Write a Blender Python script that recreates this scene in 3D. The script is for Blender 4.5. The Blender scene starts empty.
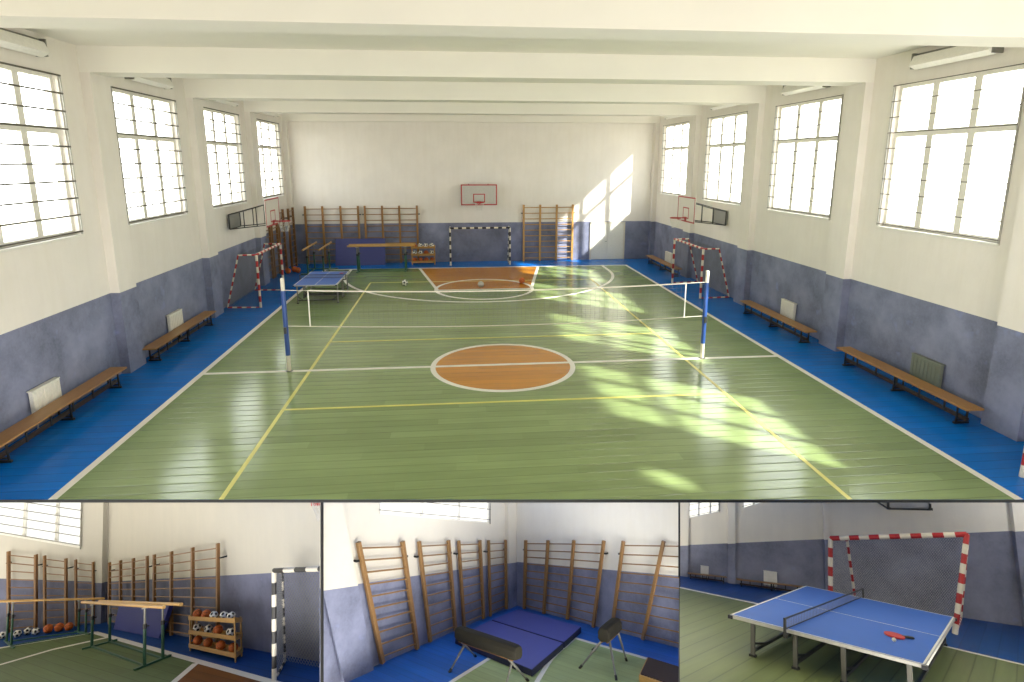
import bpy, bmesh, math, random
from mathutils import Matrix, Vector
random.seed(7)
C = bpy.context.scene.collection
PI = math.pi
def lin(r, g, b):
    f = lambda c: (c/12.92 if c <= .04045 else ((c+.055)/1.055)**2.4)
    return (f(r/255), f(g/255), f(b/255), 1)

# ------------------------------------------------------------------ materials
MATS = {}
def new_mat(name):
    m = bpy.data.materials.new(name); m.use_nodes = True
    nt = m.node_tree; nt.nodes.clear()
    out = nt.nodes.new('ShaderNodeOutputMaterial'); b = nt.nodes.new('ShaderNodeBsdfPrincipled')
    nt.links.new(b.outputs[0], out.inputs[0])
    return m, nt, b, out
def node(nt, t, **kw):
    n = nt.nodes.new(t)
    for k, v in kw.items():
        setattr(n, k, v)
    return n
def math_n(nt, op, a, b=None, c=None):
    n = nt.nodes.new('ShaderNodeMath'); n.operation = op
    for i, v in enumerate((a, b, c)):
        if v is None: continue
        if isinstance(v, (int, float)): n.inputs[i].default_value = v
        else: nt.links.new(v, n.inputs[i])
    return n.outputs[0]
def mixc(nt, fac, a, b, mode='MIX'):
    n = nt.nodes.new('ShaderNodeMix'); n.data_type = 'RGBA'; n.blend_type = mode
    for i, v in ((0, fac), (6, a), (7, b)):
        if isinstance(v, (int, float, tuple)): n.inputs[i].default_value = v
        else: nt.links.new(v, n.inputs[i])
    return n.outputs[2]
def ramp(nt, src, p0, p1):
    n = nt.nodes.new('ShaderNodeMapRange'); nt.links.new(src, n.inputs[0])
    n.inputs[1].default_value = p0; n.inputs[2].default_value = p1
    return n.outputs[0]
def noise(nt, vec, scale, detail=3, rough=.55):
    n = nt.nodes.new('ShaderNodeTexNoise'); n.inputs['Scale'].default_value = scale
    n.inputs['Detail'].default_value = detail; n.inputs['Roughness'].default_value = rough
    if vec is not None: nt.links.new(vec, n.inputs['Vector'])
    return n.outputs[0]
def objco(nt):
    return nt.nodes.new('ShaderNodeTexCoord').outputs['Object']
def bump(nt, b, h, strength, dist=.02):
    n = nt.nodes.new('ShaderNodeBump'); n.inputs['Strength'].default_value = strength
    n.inputs['Distance'].default_value = dist
    nt.links.new(h, n.inputs['Height']); nt.links.new(n.outputs[0], b.inputs['Normal'])
def simple(name, col, rough=.5, metal=0., var=.12, scale=18., spec=None):
    if name in MATS: return MATS[name]
    m, nt, b, out = new_mat(name)
    n = noise(nt, objco(nt), scale)
    dark = tuple(c*(1-var) for c in col[:3])+(1,); lite = tuple(min(1, c*(1+var)) for c in col[:3])+(1,)
    nt.links.new(mixc(nt, n, dark, lite), b.inputs['Base Color'])
    b.inputs['Roughness'].default_value = rough; b.inputs['Metallic'].default_value = metal
    if spec is not None: b.inputs['Specular IOR Level'].default_value = spec
    MATS[name] = m
    return m
def wood(name, c1, c2, rough=.4):
    if name in MATS: return MATS[name]
    m, nt, b, out = new_mat(name)
    mp = node(nt, 'ShaderNodeMapping'); mp.inputs['Scale'].default_value = (3, 14, 14)
    nt.links.new(objco(nt), mp.inputs[0])
    n = noise(nt, mp.outputs[0], 3, 5)
    nt.links.new(mixc(nt, n, c1, c2), b.inputs['Base Color']); b.inputs['Roughness'].default_value = rough
    MATS[name] = m
    return m
def plaster(name, p0=2.05, p1=0., cream=lin(232, 226, 217), blue=lin(124, 128, 150), sc=1., xy=False):
    """cream plaster above a blue painted dado; the edge of the paint runs at z = p0 + p1*x"""
    if name in MATS: return MATS[name]
    m, nt, b, out = new_mat(name)
    co = objco(nt); sep = node(nt, 'ShaderNodeSeparateXYZ'); nt.links.new(co, sep.inputs[0])
    lim = math_n(nt, 'MULTIPLY_ADD', sep.outputs[0], p1, p0)
    up = math_n(nt, 'GREATER_THAN', sep.outputs[2], lim)
    big = noise(nt, co, 1.1*sc, 6, .62); fine = noise(nt, co, 16*sc, 4, .6)
    mp = node(nt, 'ShaderNodeMapping'); mp.inputs['Scale'].default_value = (3*sc, 3*sc, .35*sc); nt.links.new(co, mp.inputs[0])
    streak = noise(nt, mp.outputs[0], 1.6, 4)
    bl = mixc(nt, ramp(nt, big, .3, .72), tuple(c*.62 for c in blue[:3])+(1,), tuple(min(1, c*1.36) for c in blue[:3])+(1,))
    bl = mixc(nt, math_n(nt, 'MULTIPLY', ramp(nt, fine, .35, .75), .35), bl, tuple(c*1.25 for c in blue[:3])+(1,))
    blot = noise(nt, co, 2.7*sc, 2)
    bl = mixc(nt, math_n(nt, 'MULTIPLY', ramp(nt, blot, .66, .8), .5), bl, lin(140, 150, 200))
    cr = mixc(nt, ramp(nt, big, .3, .75), tuple(c*.93 for c in cream[:3])+(1,), cream)
    cr = mixc(nt, math_n(nt, 'MULTIPLY', ramp(nt, streak, .4, .8), .22), cr, lin(212, 203, 186))
    nt.links.new(mixc(nt, up, bl, cr), b.inputs['Base Color'])
    b.inputs['Roughness'].default_value = .75
    b.inputs['Specular IOR Level'].default_value = .25
    bump(nt, b, fine, .35, .01/sc)
    MATS[name] = m
    return m
def planks(name, col, width=.26, ang=0., rough=.2, var=.2, seam=.5, ln=4., gl=.5, bm=.3):
    """painted floorboards running along direction ang in the floor's own plane"""
    if name in MATS: return MATS[name]
    m, nt, b, out = new_mat(name)
    mp = node(nt, 'ShaderNodeMapping'); mp.inputs['Rotation'].default_value = (0, 0, -ang); nt.links.new(objco(nt), mp.inputs[0])
    sep = node(nt, 'ShaderNodeSeparateXYZ'); nt.links.new(mp.outputs[0], sep.inputs[0])
    y = math_n(nt, 'DIVIDE', sep.outputs[1], width)
    iy = math_n(nt, 'FLOOR', y); fy = math_n(nt, 'FRACT', y)
    wn = node(nt, 'ShaderNodeTexWhiteNoise', noise_dimensions='1D'); nt.links.new(iy, wn.inputs['W'])
    x = math_n(nt, 'DIVIDE', math_n(nt, 'MULTIPLY_ADD', wn.outputs[0], 17., sep.outputs[0]), ln)
    ix = math_n(nt, 'FLOOR', x); fx = math_n(nt, 'FRACT', x)
    wn2 = node(nt, 'ShaderNodeTexWhiteNoise', noise_dimensions='2D'); cb = node(nt, 'ShaderNodeCombineXYZ')
    nt.links.new(ix, cb.inputs[0]); nt.links.new(iy, cb.inputs[1]); nt.links.new(cb.outputs[0], wn2.inputs['Vector'])
    mp2 = node(nt, 'ShaderNodeMapping'); mp2.inputs['Scale'].default_value = (.5, 9, 1); nt.links.new(mp.outputs[0], mp2.inputs[0])
    grain = noise(nt, mp2.outputs[0], 1.4, 5, .6)
    wear = noise(nt, mp.outputs[0], .7, 4)
    v = math_n(nt, 'MULTIPLY_ADD', wn2.outputs[0], var, 1-var/2)
    v = math_n(nt, 'MULTIPLY', v, math_n(nt, 'MULTIPLY_ADD', grain, .5, .75))
    v = math_n(nt, 'MULTIPLY', v, math_n(nt, 'MULTIPLY_ADD', wear, .3, .85))
    e = math_n(nt, 'MINIMUM', fy, math_n(nt, 'SUBTRACT', 1., fy))
    sm = ramp(nt, e, .0, .055)
    v2 = math_n(nt, 'MULTIPLY', v, math_n(nt, 'MULTIPLY_ADD', sm, seam, 1-seam))
    cc = node(nt, 'ShaderNodeCombineColor')
    for i in range(3): nt.links.new(v2, cc.inputs[i])
    nt.links.new(mixc(nt, 1., col, cc.outputs[0], 'MULTIPLY'), b.inputs['Base Color'])
    rr = math_n(nt, 'MULTIPLY_ADD', wear, .1, rough-.05); nt.links.new(rr, b.inputs['Roughness'])
    b.inputs['Specular IOR Level'].default_value = gl
    h = math_n(nt, 'MULTIPLY_ADD', grain, .5, math_n(nt, 'MULTIPLY', sm, .8))
    h = math_n(nt, 'MULTIPLY_ADD', wn2.outputs[0], .25, h)
    bump(nt, b, h, bm, .012)
    MATS[name] = m
    return m
def glass_mat():
    if 'glass' in MATS: return MATS['glass']
    m = bpy.data.materials.new('glass'); m.use_nodes = True; nt = m.node_tree; nt.nodes.clear()
    out = nt.nodes.new('ShaderNodeOutputMaterial'); t = nt.nodes.new('ShaderNodeBsdfTransparent'); g = nt.nodes.new('ShaderNodeBsdfGlossy')
    g.inputs['Roughness'].default_value = .05; t.inputs[0].default_value = (.97, .98, .97, 1)
    mx = nt.nodes.new('ShaderNodeMixShader'); mx.inputs[0].default_value = .05
    nt.links.new(t.outputs[0], mx.inputs[1]); nt.links.new(g.outputs[0], mx.inputs[2]); nt.links.new(mx.outputs[0], out.inputs[0])
    MATS['glass'] = m
    return m
def lit_pane(name, col, s):
    if name in MATS: return MATS[name]
    m, nt, b, out = new_mat(name)
    n = noise(nt, objco(nt), .8, 2)
    b.inputs['Base Color'].default_value = (.05, .05, .05, 1)
    nt.links.new(mixc(nt, n, tuple(c*.97 for c in col[:3])+(1,), col), b.inputs['Emission Color']); b.inputs['Emission Strength'].default_value = s
    MATS[name] = m
    return m
def ball_mat():
    if 'basketball_rubber' in MATS: return MATS['basketball_rubber']
    m, nt, b, out = new_mat('basketball_rubber')
    co = objco(nt); nrm = node(nt, 'ShaderNodeVectorMath', operation='NORMALIZE'); nt.links.new(co, nrm.inputs[0])
    sep = node(nt, 'ShaderNodeSeparateXYZ'); nt.links.new(nrm.outputs[0], sep.inputs[0])
    ax = math_n(nt, 'ABSOLUTE', sep.outputs[0]); ay = math_n(nt, 'ABSOLUTE', sep.outputs[1])
    arc = math_n(nt, 'ABSOLUTE', math_n(nt, 'SUBTRACT', math_n(nt, 'MULTIPLY', sep.outputs[2], sep.outputs[2]), math_n(nt, 'MULTIPLY_ADD', ax, .5, .22)))
    d = math_n(nt, 'MINIMUM', math_n(nt, 'MINIMUM', ax, ay), arc)
    fac = math_n(nt, 'LESS_THAN', d, .035)
    nt.links.new(mixc(nt, fac, lin(188, 94, 34), lin(50, 24, 14)), b.inputs['Base Color']); b.inputs['Roughness'].default_value = .6
    MATS['basketball_rubber'] = m
    return m

# ------------------------------------------------------------------ mesh building
class MB:
    def __init__(s): s.v = []; s.f = []; s.mi = []; s.sm = []
    def add(s, vs, fs, mi=0, smooth=False):
        o = len(s.v); s.v += [tuple(v) for v in vs]
        for f in fs: s.f.append([i+o for i in f]); s.mi.append(mi); s.sm.append(smooth)
        return s
    def box(s, x0, x1, y0, y1, z0, z1, mi=0, m=None):
        vs = [Vector(p) for p in ((x0,y0,z0),(x1,y0,z0),(x1,y1,z0),(x0,y1,z0),(x0,y0,z1),(x1,y0,z1),(x1,y1,z1),(x0,y1,z1))]
        if m: vs = [m@v for v in vs]
        return s.add(vs, [(3,2,1,0),(4,5,6,7),(0,1,5,4),(1,2,6,5),(2,3,7,6),(3,0,4,7)], mi)
    def hexa(s, vs, mi=0):
        return s.add(vs, [(3,2,1,0),(4,5,6,7),(0,1,5,4),(1,2,6,5),(2,3,7,6),(3,0,4,7)], mi)
    def bar(s, a, b, w, h, mi=0, up=(0,0,1)):
        """rectangular bar from a to b, w wide sideways, h along up"""
        a, b = Vector(a), Vector(b); d = (b-a).normalized(); up = Vector(up)
        r = d.cross(up)
        if r.length < 1e-6: r = d.cross(Vector((1,0,0)))
        r.normalize(); u = r.cross(d)
        r *= w/2; u *= h/2
        return s.hexa([a-r-u, a+r-u, b+r-u, b-r-u, a-r+u, a+r+u, b+r+u, b-r+u], mi)
    def tube(s, a, b, r, n=10, mi=0, r2=None, caps=True):
        a, b = Vector(a), Vector(b); d = (b-a).normalized(); r2 = r if r2 is None else r2
        t = d.cross(Vector((0,0,1)));
        if t.length < 1e-4: t = d.cross(Vector((1,0,0)))
        t.normalize(); u = d.cross(t)
        vs = []
        for p, q in ((a, r), (b, r2)):
            for k in range(n):
                an = 2*PI*k/n; vs.append(p+t*(q*math.cos(an))+u*(q*math.sin(an)))
        s.add(vs, [(k, (k+1) % n, n+(k+1) % n, n+k) for k in range(n)], mi, n > 6)
        if caps: s.add(vs, [tuple(range(n-1, -1, -1)), tuple(range(n, 2*n))], mi)
        return s
    def bands(s, a, b, r, step, first=0, n=12):
        """tube painted in two alternating colours (slots 0 and 1)"""
        a, b = Vector(a), Vector(b); L = (b-a).length; k = max(1, round(L/step))
        for i in range(k): s.tube(a.lerp(b, i/k), a.lerp(b, (i+1)/k), r, n, (i+first) % 2, caps=(i in (0, k-1)))
        return s
    def prism(s, pts, y0, y1, mi=0):
        """polygon in x,z pulled from y0 to y1"""
        n = len(pts); vs = [(p[0], y0, p[1]) for p in pts]+[(p[0], y1, p[1]) for p in pts]
        return s.add(vs, [tuple(range(n)), tuple(range(2*n-1, n-1, -1))]+[(k, n+k, n+(k+1) % n, (k+1) % n) for k in range(n)], mi)
    def slab(s, pts, z0, z1, mi=0):
        n = len(pts); vs = [(p[0], p[1], z0) for p in pts]+[(p[0], p[1], z1) for p in pts]
        return s.add(vs, [tuple(range(n-1, -1, -1)), tuple(range(n, 2*n))]+[(k, (k+1) % n, n+(k+1) % n, n+k) for k in range(n)], mi)
    def strip(s, pts, w, z0, z1, mi=0):
        """painted line of width w along a polyline on a floor"""
        P = [Vector((p[0], p[1])) for p in pts]; L = []; R = []
        for i, p in enumerate(P):
            d = (P[min(i+1, len(P)-1)]-P[max(i-1, 0)]).normalized(); q = Vector((-d.y, d.x))*w/2
            L.append(p+q); R.append(p-q)
        for i in range(len(P)-1): s.slab([R[i], R[i+1], L[i+1], L[i]], z0, z1, mi)
        return s
    def sphere(s, c, r, n=20, m=14, mi=0):
        vs = []; fs = []
        for i in range(m+1):
            t = PI*i/m
            for k in range(n):
                p = 2*PI*k/n; vs.append((c[0]+r*math.sin(t)*math.cos(p), c[1]+r*math.sin(t)*math.sin(p), c[2]+r*math.cos(t)))
        for i in range(m):
            for k in range(n): fs.append((i*n+k, (i+1)*n+k, (i+1)*n+(k+1) % n, i*n+(k+1) % n))
        return s.add(vs, fs, mi, True)
    def ring(s, c, R, r, n=28, m=8, mi=0):
        vs = []; fs = []
        for i in range(n):
            a = 2*PI*i/n
            for k in range(m):
                b = 2*PI*k/m; q = R+r*math.cos(b); vs.append((c[0]+q*math.cos(a), c[1]+q*math.sin(a), c[2]+r*math.sin(b)))
        for i in range(n):
            for k in range(m): fs.append((i*m+k, ((i+1) % n)*m+k, ((i+1) % n)*m+(k+1) % m, i*m+(k+1) % m))
        return s.add(vs, fs, mi, True)
    def build(s, name, mats, parent=None, bevel=0., mw=None):
        me = bpy.data.meshes.new(name); me.from_pydata(s.v, [], s.f)
        for m in (mats if isinstance(mats, (list, tuple)) else [mats]): me.materials.append(m)
        for p, i, q in zip(me.polygons, s.mi, s.sm): p.material_index = i; p.use_smooth = q
        me.validate(); me.update()
        bm = bmesh.new(); bm.from_mesh(me); bmesh.ops.recalc_face_normals(bm, faces=bm.faces); bm.to_mesh(me); bm.free()
        o = bpy.data.objects.new(name, me); C.objects.link(o)
        if parent is not None: o.parent = parent
        if mw is not None: o.matrix_world = mw
        if bevel:
            md = o.modifiers.new('edge', 'BEVEL'); md.width = bevel; md.segments = 2; md.limit_method = 'ANGLE'
        return o
def tag(o, label, cat, group=None):
    o['label'] = label; o['category'] = cat
    if group: o['group'] = group
    return o
def struct(o): o['kind'] = 'structure'; return o
def root(name, M, label, cat, group=None):
    o = bpy.data.objects.new(name, None); C.objects.link(o); o.empty_display_size = .1; o.matrix_world = M
    return tag(o, label, cat, group)
T = lambda x, y, z=0.: Matrix.Translation((x, y, z))
Rz = lambda a: Matrix.Rotation(a, 4, 'Z')

# ------------------------------------------------------------------ colours
CREAM = lin(232, 225, 208)
M_white = simple('white_enamel', lin(225, 222, 212), .4)
M_line = simple('white_line_paint', lin(222, 218, 206), .35, var=.06)
M_yel = simple('yellow_line_paint', lin(206, 200, 104), .35, var=.06)
M_black = simple('black_metal', lin(30, 30, 30), .45)
M_dark = simple('dark_steel', lin(62, 62, 60), .4, .6)
M_grey = simple('grey_steel', lin(128, 126, 118), .38, .5)
M_lgrey = simple('pale_grey_steel', lin(176, 174, 166), .45, .2)
M_red = simple('red_paint', lin(168, 32, 34), .4)
M_offw = simple('off_white_paint', lin(216, 208, 190), .4)
M_blk = simple('black_paint', lin(34, 32, 30), .4); M_trim = simple('black_trim', lin(14, 14, 14), .7)
M_woodA = wood('honey_wood', lin(154, 112, 54), lin(196, 152, 84))
M_woodD = wood('aged_brown_wood', lin(126, 88, 42), lin(162, 120, 66))
M_rail = wood('dark_stained_wood', lin(44, 32, 20), lin(66, 48, 30))
M_bench = wood('bench_wood', lin(138, 100, 54), lin(172, 128, 74))
M_woodB = wood('brown_wood', lin(108, 74, 38), lin(142, 102, 58))
M_woodC = wood('yellow_wood', lin(168, 126, 66), lin(206, 164, 96))
M_green = simple('green_enamel', lin(40, 84, 62), .35)
M_navy = simple('navy_vinyl', lin(52, 58, 116), .5, var=.08, scale=5)
M_mat = simple('blue_vinyl', lin(78, 86, 158), .5, var=.06, scale=5)
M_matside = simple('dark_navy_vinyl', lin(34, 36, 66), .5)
M_table = simple('blue_table_paint', lin(56, 100, 184), .45, var=.04, scale=3, spec=.25)
M_netw = simple('white_cord', lin(214, 212, 204), .8)
M_netd = simple('grey_cord', lin(120, 120, 120), .8)
M_leather = simple('olive_leather', lin(40, 37, 28), .7, var=.25, scale=9, spec=.2)
M_poleb = simple('blue_pole_paint', lin(38, 72, 136), .4)
M_ballw = simple('white_ball_leather', lin(226, 224, 216), .45, var=.05)
M_ballk = simple('black_ball_leather', lin(26, 26, 26), .45)
M_rub = simple('red_rubber', lin(176, 44, 40), .55)

SKY, SUN, EXPO = 7.2, 14.5, 0.36
FILL1, FILL2, FILL3 = 5., 18., 1150.  # strengths of the added fill lights for the lower rooms
# ------------------------------------------------------------------ things
def wall_bars(M, posts, label, group=None, off=.1, s=1., wood_m=None, nr=10, room=''):
    """climbing bars standing along a wall; M: x along the wall, -y into the room; posts: (x foot, z foot, x top, z top)"""
    wm = wood_m or M_woodB; x0 = posts[0][0]; R = root('wall_bars', M@T(x0, -off, 0), label, 'wall bars', group)
    P = [(Vector((a-x0, 0, b)), Vector((c-x0, 0, d))) for a, b, c, d in posts]
    for a, b in P:
        MB().bar(a, b, .1*s, .1*s, up=(0,1,0)).build('post', wm, R, .006*s)
    for i in range(len(P)-1):
        for k in range(nr):
            f = (k+.5)/nr
            MB().tube(P[i][0].lerp(P[i][1], f), P[i+1][0].lerp(P[i+1][1], f), .021*s, 8).build('rung', wm, R)
    for q, sg in ((P[0], -1), (P[-1], 1)):
        b = MB(); c = q[0].lerp(q[1], .85)
        b.box(c.x+min(0, sg*.15*s), c.x+max(0, sg*.15*s), .02*s, .05*s, c.z-.025*s, c.z+.025*s)
        b.box(c.x+sg*.12*s-.02*s, c.x+sg*.12*s+.02*s, .02*s, off, c.z-.025*s, c.z+.025*s)
        b.build('wall_bracket', M_black, R)
    return R
def net_panel(name, A, B, Cc, D, nu, nv, r, mat, parent, diag=True):
    """knotted net stretched over the quad A B C D (A-B bottom, D-C top)"""
    A, B, Cc, D = map(Vector, (A, B, Cc, D)); m = MB()
    def P(u, v): return A.lerp(B, u).lerp(D.lerp(Cc, u), v)
    if diag:
        k = nv/nu
        for i in range(-nv, nu):
            for sg in (0, 1):
                u0, v0, u1, v1 = i/nu, 0., (i+nv)/nu, 1.
                if u0 < 0: v0 = -u0*nu/nv; u0 = 0.
                if u1 > 1: v1 = 1-(u1-1)*nu/nv; u1 = 1.
                if u1-u0 < 1e-4: continue
                if sg: m.tube(P(1-u0, v0), P(1-u1, v1), r, 3, caps=False)
                else: m.tube(P(u0, v0), P(u1, v1), r, 3, caps=False)
    else:
        for i in range(nu+1): m.tube(P(i/nu, 0), P(i/nu, 1), r, 3, caps=False)
        for j in range(nv+1): m.tube(P(0, j/nv), P(1, j/nv), r, 3, caps=False)
    return m.build(name, mat, parent)
def goal(M, FL, FR, FLt, FRt, RL, RR, RLt, RRt, label, mats, r=.04, step=.2, net=(40, 26), netr=.004, netm=None, group=None, first=1, cs=1.):
    R = root('handball_goal', M, label, 'goal', group)
    MB().bands(FL, FLt, r, step, first).build('goal_post', mats, R); MB().bands(FR, FRt, r, step, first).build('goal_post', mats, R)
    MB().bands(FLt, FRt, r, step*cs, 0).build('crossbar', mats, R)
    for a, b, c, d in ((FL, RL, RLt, FLt), (FR, RR, RRt, FRt)):
        MB().bands(b, c, r*.62, step*.8, 1).build('rear_post', mats, R)
        MB().bands(a, b, r*.62, step*.8, 0).build('ground_bar', mats, R)
        MB().bands(d, c, r*.62, step*.8, 0).build('top_bar', mats, R)
    nm = netm or M_netd
    net_panel('goal_net', RL, RR, RRt, RLt, net[0], net[1], netr, nm, R)
    for a, b, c, d in ((FL, RL, RLt, FLt), (FR, RR, RRt, FRt)):
        net_panel('side_net', a, b, c, d, max(4, net[0]//3), net[1], netr, nm, R)
    return R
def hall_goal(M, label, mats, w=3.05, h=1.92, d=1.15, r=.045, netr=.003, net=(34, 22), group=None):
    a = w/2
    return goal(M, (-a,0,0), (a,0,0), (-a,0,h), (a,0,h), (-a,d,.03), (a,d,.03), (-a,.62,h), (a,.62,h), label, mats, r, .205, net, netr, M_netd, group)
def bench(M, L, label, group=None, w=.38, hl=.42, hr=None, s=1.):
    hr = hl if hr is None else hr
    R = root('gym_bench', M, label, 'bench', group)
    MB().hexa([(0,-w/2,hl-.04*s),(L,-w/2,hr-.04*s),(L,w/2,hr-.04*s),(0,w/2,hl-.04*s),(0,-w/2,hl),(L,-w/2,hr),(L,w/2,hr),(0,w/2,hl)]).build('seat_plank', M_bench, R, .008*s)
    MB().bar((.15*s,0,hl*.32),(L-.15*s,0,hr*.32), .08*s, .07*s).build('balance_rail', M_rail, R, .008*s)
    for f in (.07, .5, .93):
        x = L*f; h = hl+(hr-hl)*f; m = MB()
        m.bar((x,-w*.42,.02*s),(x,w*.42,.02*s), .05*s, .04*s).bar((x,-w*.3,.02*s),(x,-w*.3,h-.04*s), .03*s, .03*s).bar((x,w*.3,.02*s),(x,w*.3,h-.04*s), .03*s, .03*s)
        m.bar((x,-w*.3,h*.2),(x,w*.3,h*.2), .03*s, .03*s).build('leg', M_black, R)
    for k in range(1, 6):
        x = L*k/6+.08*s; h = hl+(hr-hl)*k/6; MB().box(x-.02*s, x+.02*s, -w*.36, -w*.3, h*.36, h-.04*s).build('support_bracket', M_dark, R)
    return R
def radiator(M, w, z0, z1, label, mat, d=.1, group=None, s=1.):
    R = root('radiator', M, label, 'radiator', group)
    m = MB(); m.box(0, w, -d, -d*.35, z0, z1-.02*s)
    n = 8
    for k in range(n):
        x = w*(k+.5)/n; m.box(x-w/n*.32, x+w/n*.32, -d-.012*s, -d, z0+.03*s, z1-.05*s)
    m.build('panel', mat, R, .004*s)
    MB().box(-.01*s, w+.01*s, -d*1.06, -.02*s, z1-.02*s, z1).build('top_grille', mat, R)
    MB().tube((w*.1, -d*.5, 0), (w*.1, -d*.5, z0), .014*s, 8).tube((w*.9, -d*.5, 0), (w*.9, -d*.5, z0), .014*s, 8).build('pipe', mat, R)
    return R
def strip_lamp(M, L, label, group):
    R = root('strip_lamp', M, label, 'lamp', group)
    MB().box(0, L, -.1, 0, .2, .3).build('mounting_rail', M_grey, R, .006)
    MB().add([(0,-.30,.02),(0,-.12,-.06),(0,-.06,.2),(0,-.2,.24),(L,-.30,.02),(L,-.12,-.06),(L,-.06,.2),(L,-.2,.24)],
             [(0,1,2,3),(7,6,5,4),(0,4,5,1),(1,5,6,2),(2,6,7,3),(3,7,4,0)]).build('diffuser', M_white, R, .008)
    for x in (-.04, L):
        MB().prism([(x, -.04), (x+.04, -.04), (x+.04, .3), (x, .3)], -.22, 0).build('end_bracket', M_grey, R)
    return R
def hoop(M, label, w=1.8, h=1.03, z=2.82, y=-1.5, plate=None, group=None, back=None, thick=.03):
    """backboard at distance y from the wall, ring in front, frame back to the wall"""
    R = root('basketball_hoop', M, label, 'basketball hoop', group)
    a = w/2
    MB().box(-a, a, y, y+thick, z, z+h).build('backboard', back or M_lgrey, R)
    m = MB(); t = .05
    def rect(x0, x1, z0, z1, t):
        m.box(x0, x1, y-.006, y, z0, z0+t); m.box(x0, x1, y-.006, y, z1-t, z1); m.box(x0, x0+t, y-.006, y, z0+t, z1-t); m.box(x1-t, x1, y-.006, y, z0+t, z1-t)
    rect(-a, a, z, z+h, .055); rect(-.3, .3, z+.14, z+.58, .045)
    m.build('board_lines', M_red, R)
    rz = z+.16
    MB().ring((0, y-.4, rz), .225, .016).box(-.06, .06, y-.2, y, rz-.02, rz+.02).box(-.09, .09, y-.02, y, rz-.16, rz+.04).build('ring', M_red, R)
    n = MB(); k = 14
    for i in range(k):
        for sg in (1, -1):
            a0 = 2*PI*i/k; pts = [(.225, 0., a0), (.2, .15, a0+sg*PI/k), (.15, .28, a0+2*sg*PI/k), (.13, .4, a0+3*sg*PI/k)]
            q = [(rr*math.cos(an), y-.4+rr*math.sin(an), rz-dz) for rr, dz, an in pts]
            for j in range(3): n.tube(q[j], q[j+1], .004, 3, caps=False)
    n.build('ring_net', M_netw, R)
    f = MB()
    if plate:
        p0, p1, pz0, pz1 = plate
        g = MB().box(p0, p1, -.1, -.06, pz0, pz1); g.build('wall_plate', simple('grey_plate_paint', lin(138, 138, 134), .6), R)
        for x in (p0, p1):
            f.bar((x, -.11, pz0), (x, -.11, pz1), .035, .035)
            f.bar((x, -.1, pz1), (x*.75, y+.04, z+h*.82), .035, .035); f.bar((x, -.1, pz0), (x*.75, y+.04, z+.06), .035, .035)
            for q in (.38, .7):
                f.bar((x*(1-.25*q), -.1+(y+.14)*q, pz0+(z+.06-pz0)*q), (x*(1-.25*q), -.1+(y+.14)*q, pz1+(z+h*.82-pz1)*q), .028, .028)
        f.bar((p0, -.11, pz0), (p1, -.11, pz0), .035, .035); f.bar((p0, -.11, pz1), (p1, -.11, pz1), .035, .035)
    else:
        for x in (-.5, .5):
            for zz in (z+.15, z+h-.15): f.bar((x, y+thick, zz), (x, -.01, zz), .05, .05)
            f.bar((x, -.03, z), (x, -.03, z+h), .06, .05)
    f.build('support_frame', M_dark, R)
    return R
def parallel_bars(M, base, hs, over, label, s=1., group=None):
    """base: four feet (near left, far left, far right, near right); hs: rail heights there"""
    b = [Vector((p[0], p[1], 0)) for p in base]; o = (b[0]+b[1]+b[2]+b[3])/4
    R = root('parallel_bars', M@T(o.x, o.y), label, 'parallel bars', group)
    b = [p-o for p in b]; up = Vector((0,0,1)); ft = .05*s
    for i, j in ((0, 3), (1, 2)):
        d = b[j]-b[i]; a0 = b[i]-d*over[0]+up*(hs[i]-(hs[j]-hs[i])*over[0]); a1 = b[j]+d*over[1]+up*(hs[j]+(hs[j]-hs[i])*over[1])
        m = MB(); m.tube(a0, a1, .04*s, 12); m.build('rail', M_woodC, R)
        MB().bar(b[i]+up*ft*.5, b[j]+up*ft*.5, .05*s, .04*s).build('base_bar', M_green, R)
    for i in range(4):
        p = b[i]; h = hs[i]
        MB().tube(p+up*ft, p+up*h*.66, .042*s, 10, r2=.038*s).tube(p+up*h*.66, p+up*(h-.05*s), .028*s, 10, mi=1).box(p.x-.07*s, p.x+.07*s, p.y-.03*s, p.y+.03*s, h-.06*s, h-.035*s, 2).build('upright', [M_green, M_grey, M_lgrey], R)
        MB().tube(p+up*h*.62, p+up*h*.70, .05*s, 10).tube(p+up*h*.66, p+up*h*.66+Vector((.1*s, -.03*s, 0)), .018*s, 6).build('height_clamp', M_black, R)
    for i, j in ((0, 1), (3, 2)):
        d = b[j]-b[i]
        MB().bar(b[i]-d*.55+up*ft*.5, b[j]+d*.45+up*ft*.5, .08*s, ft).build('foot', M_green, R, .004)
    return R
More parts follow.
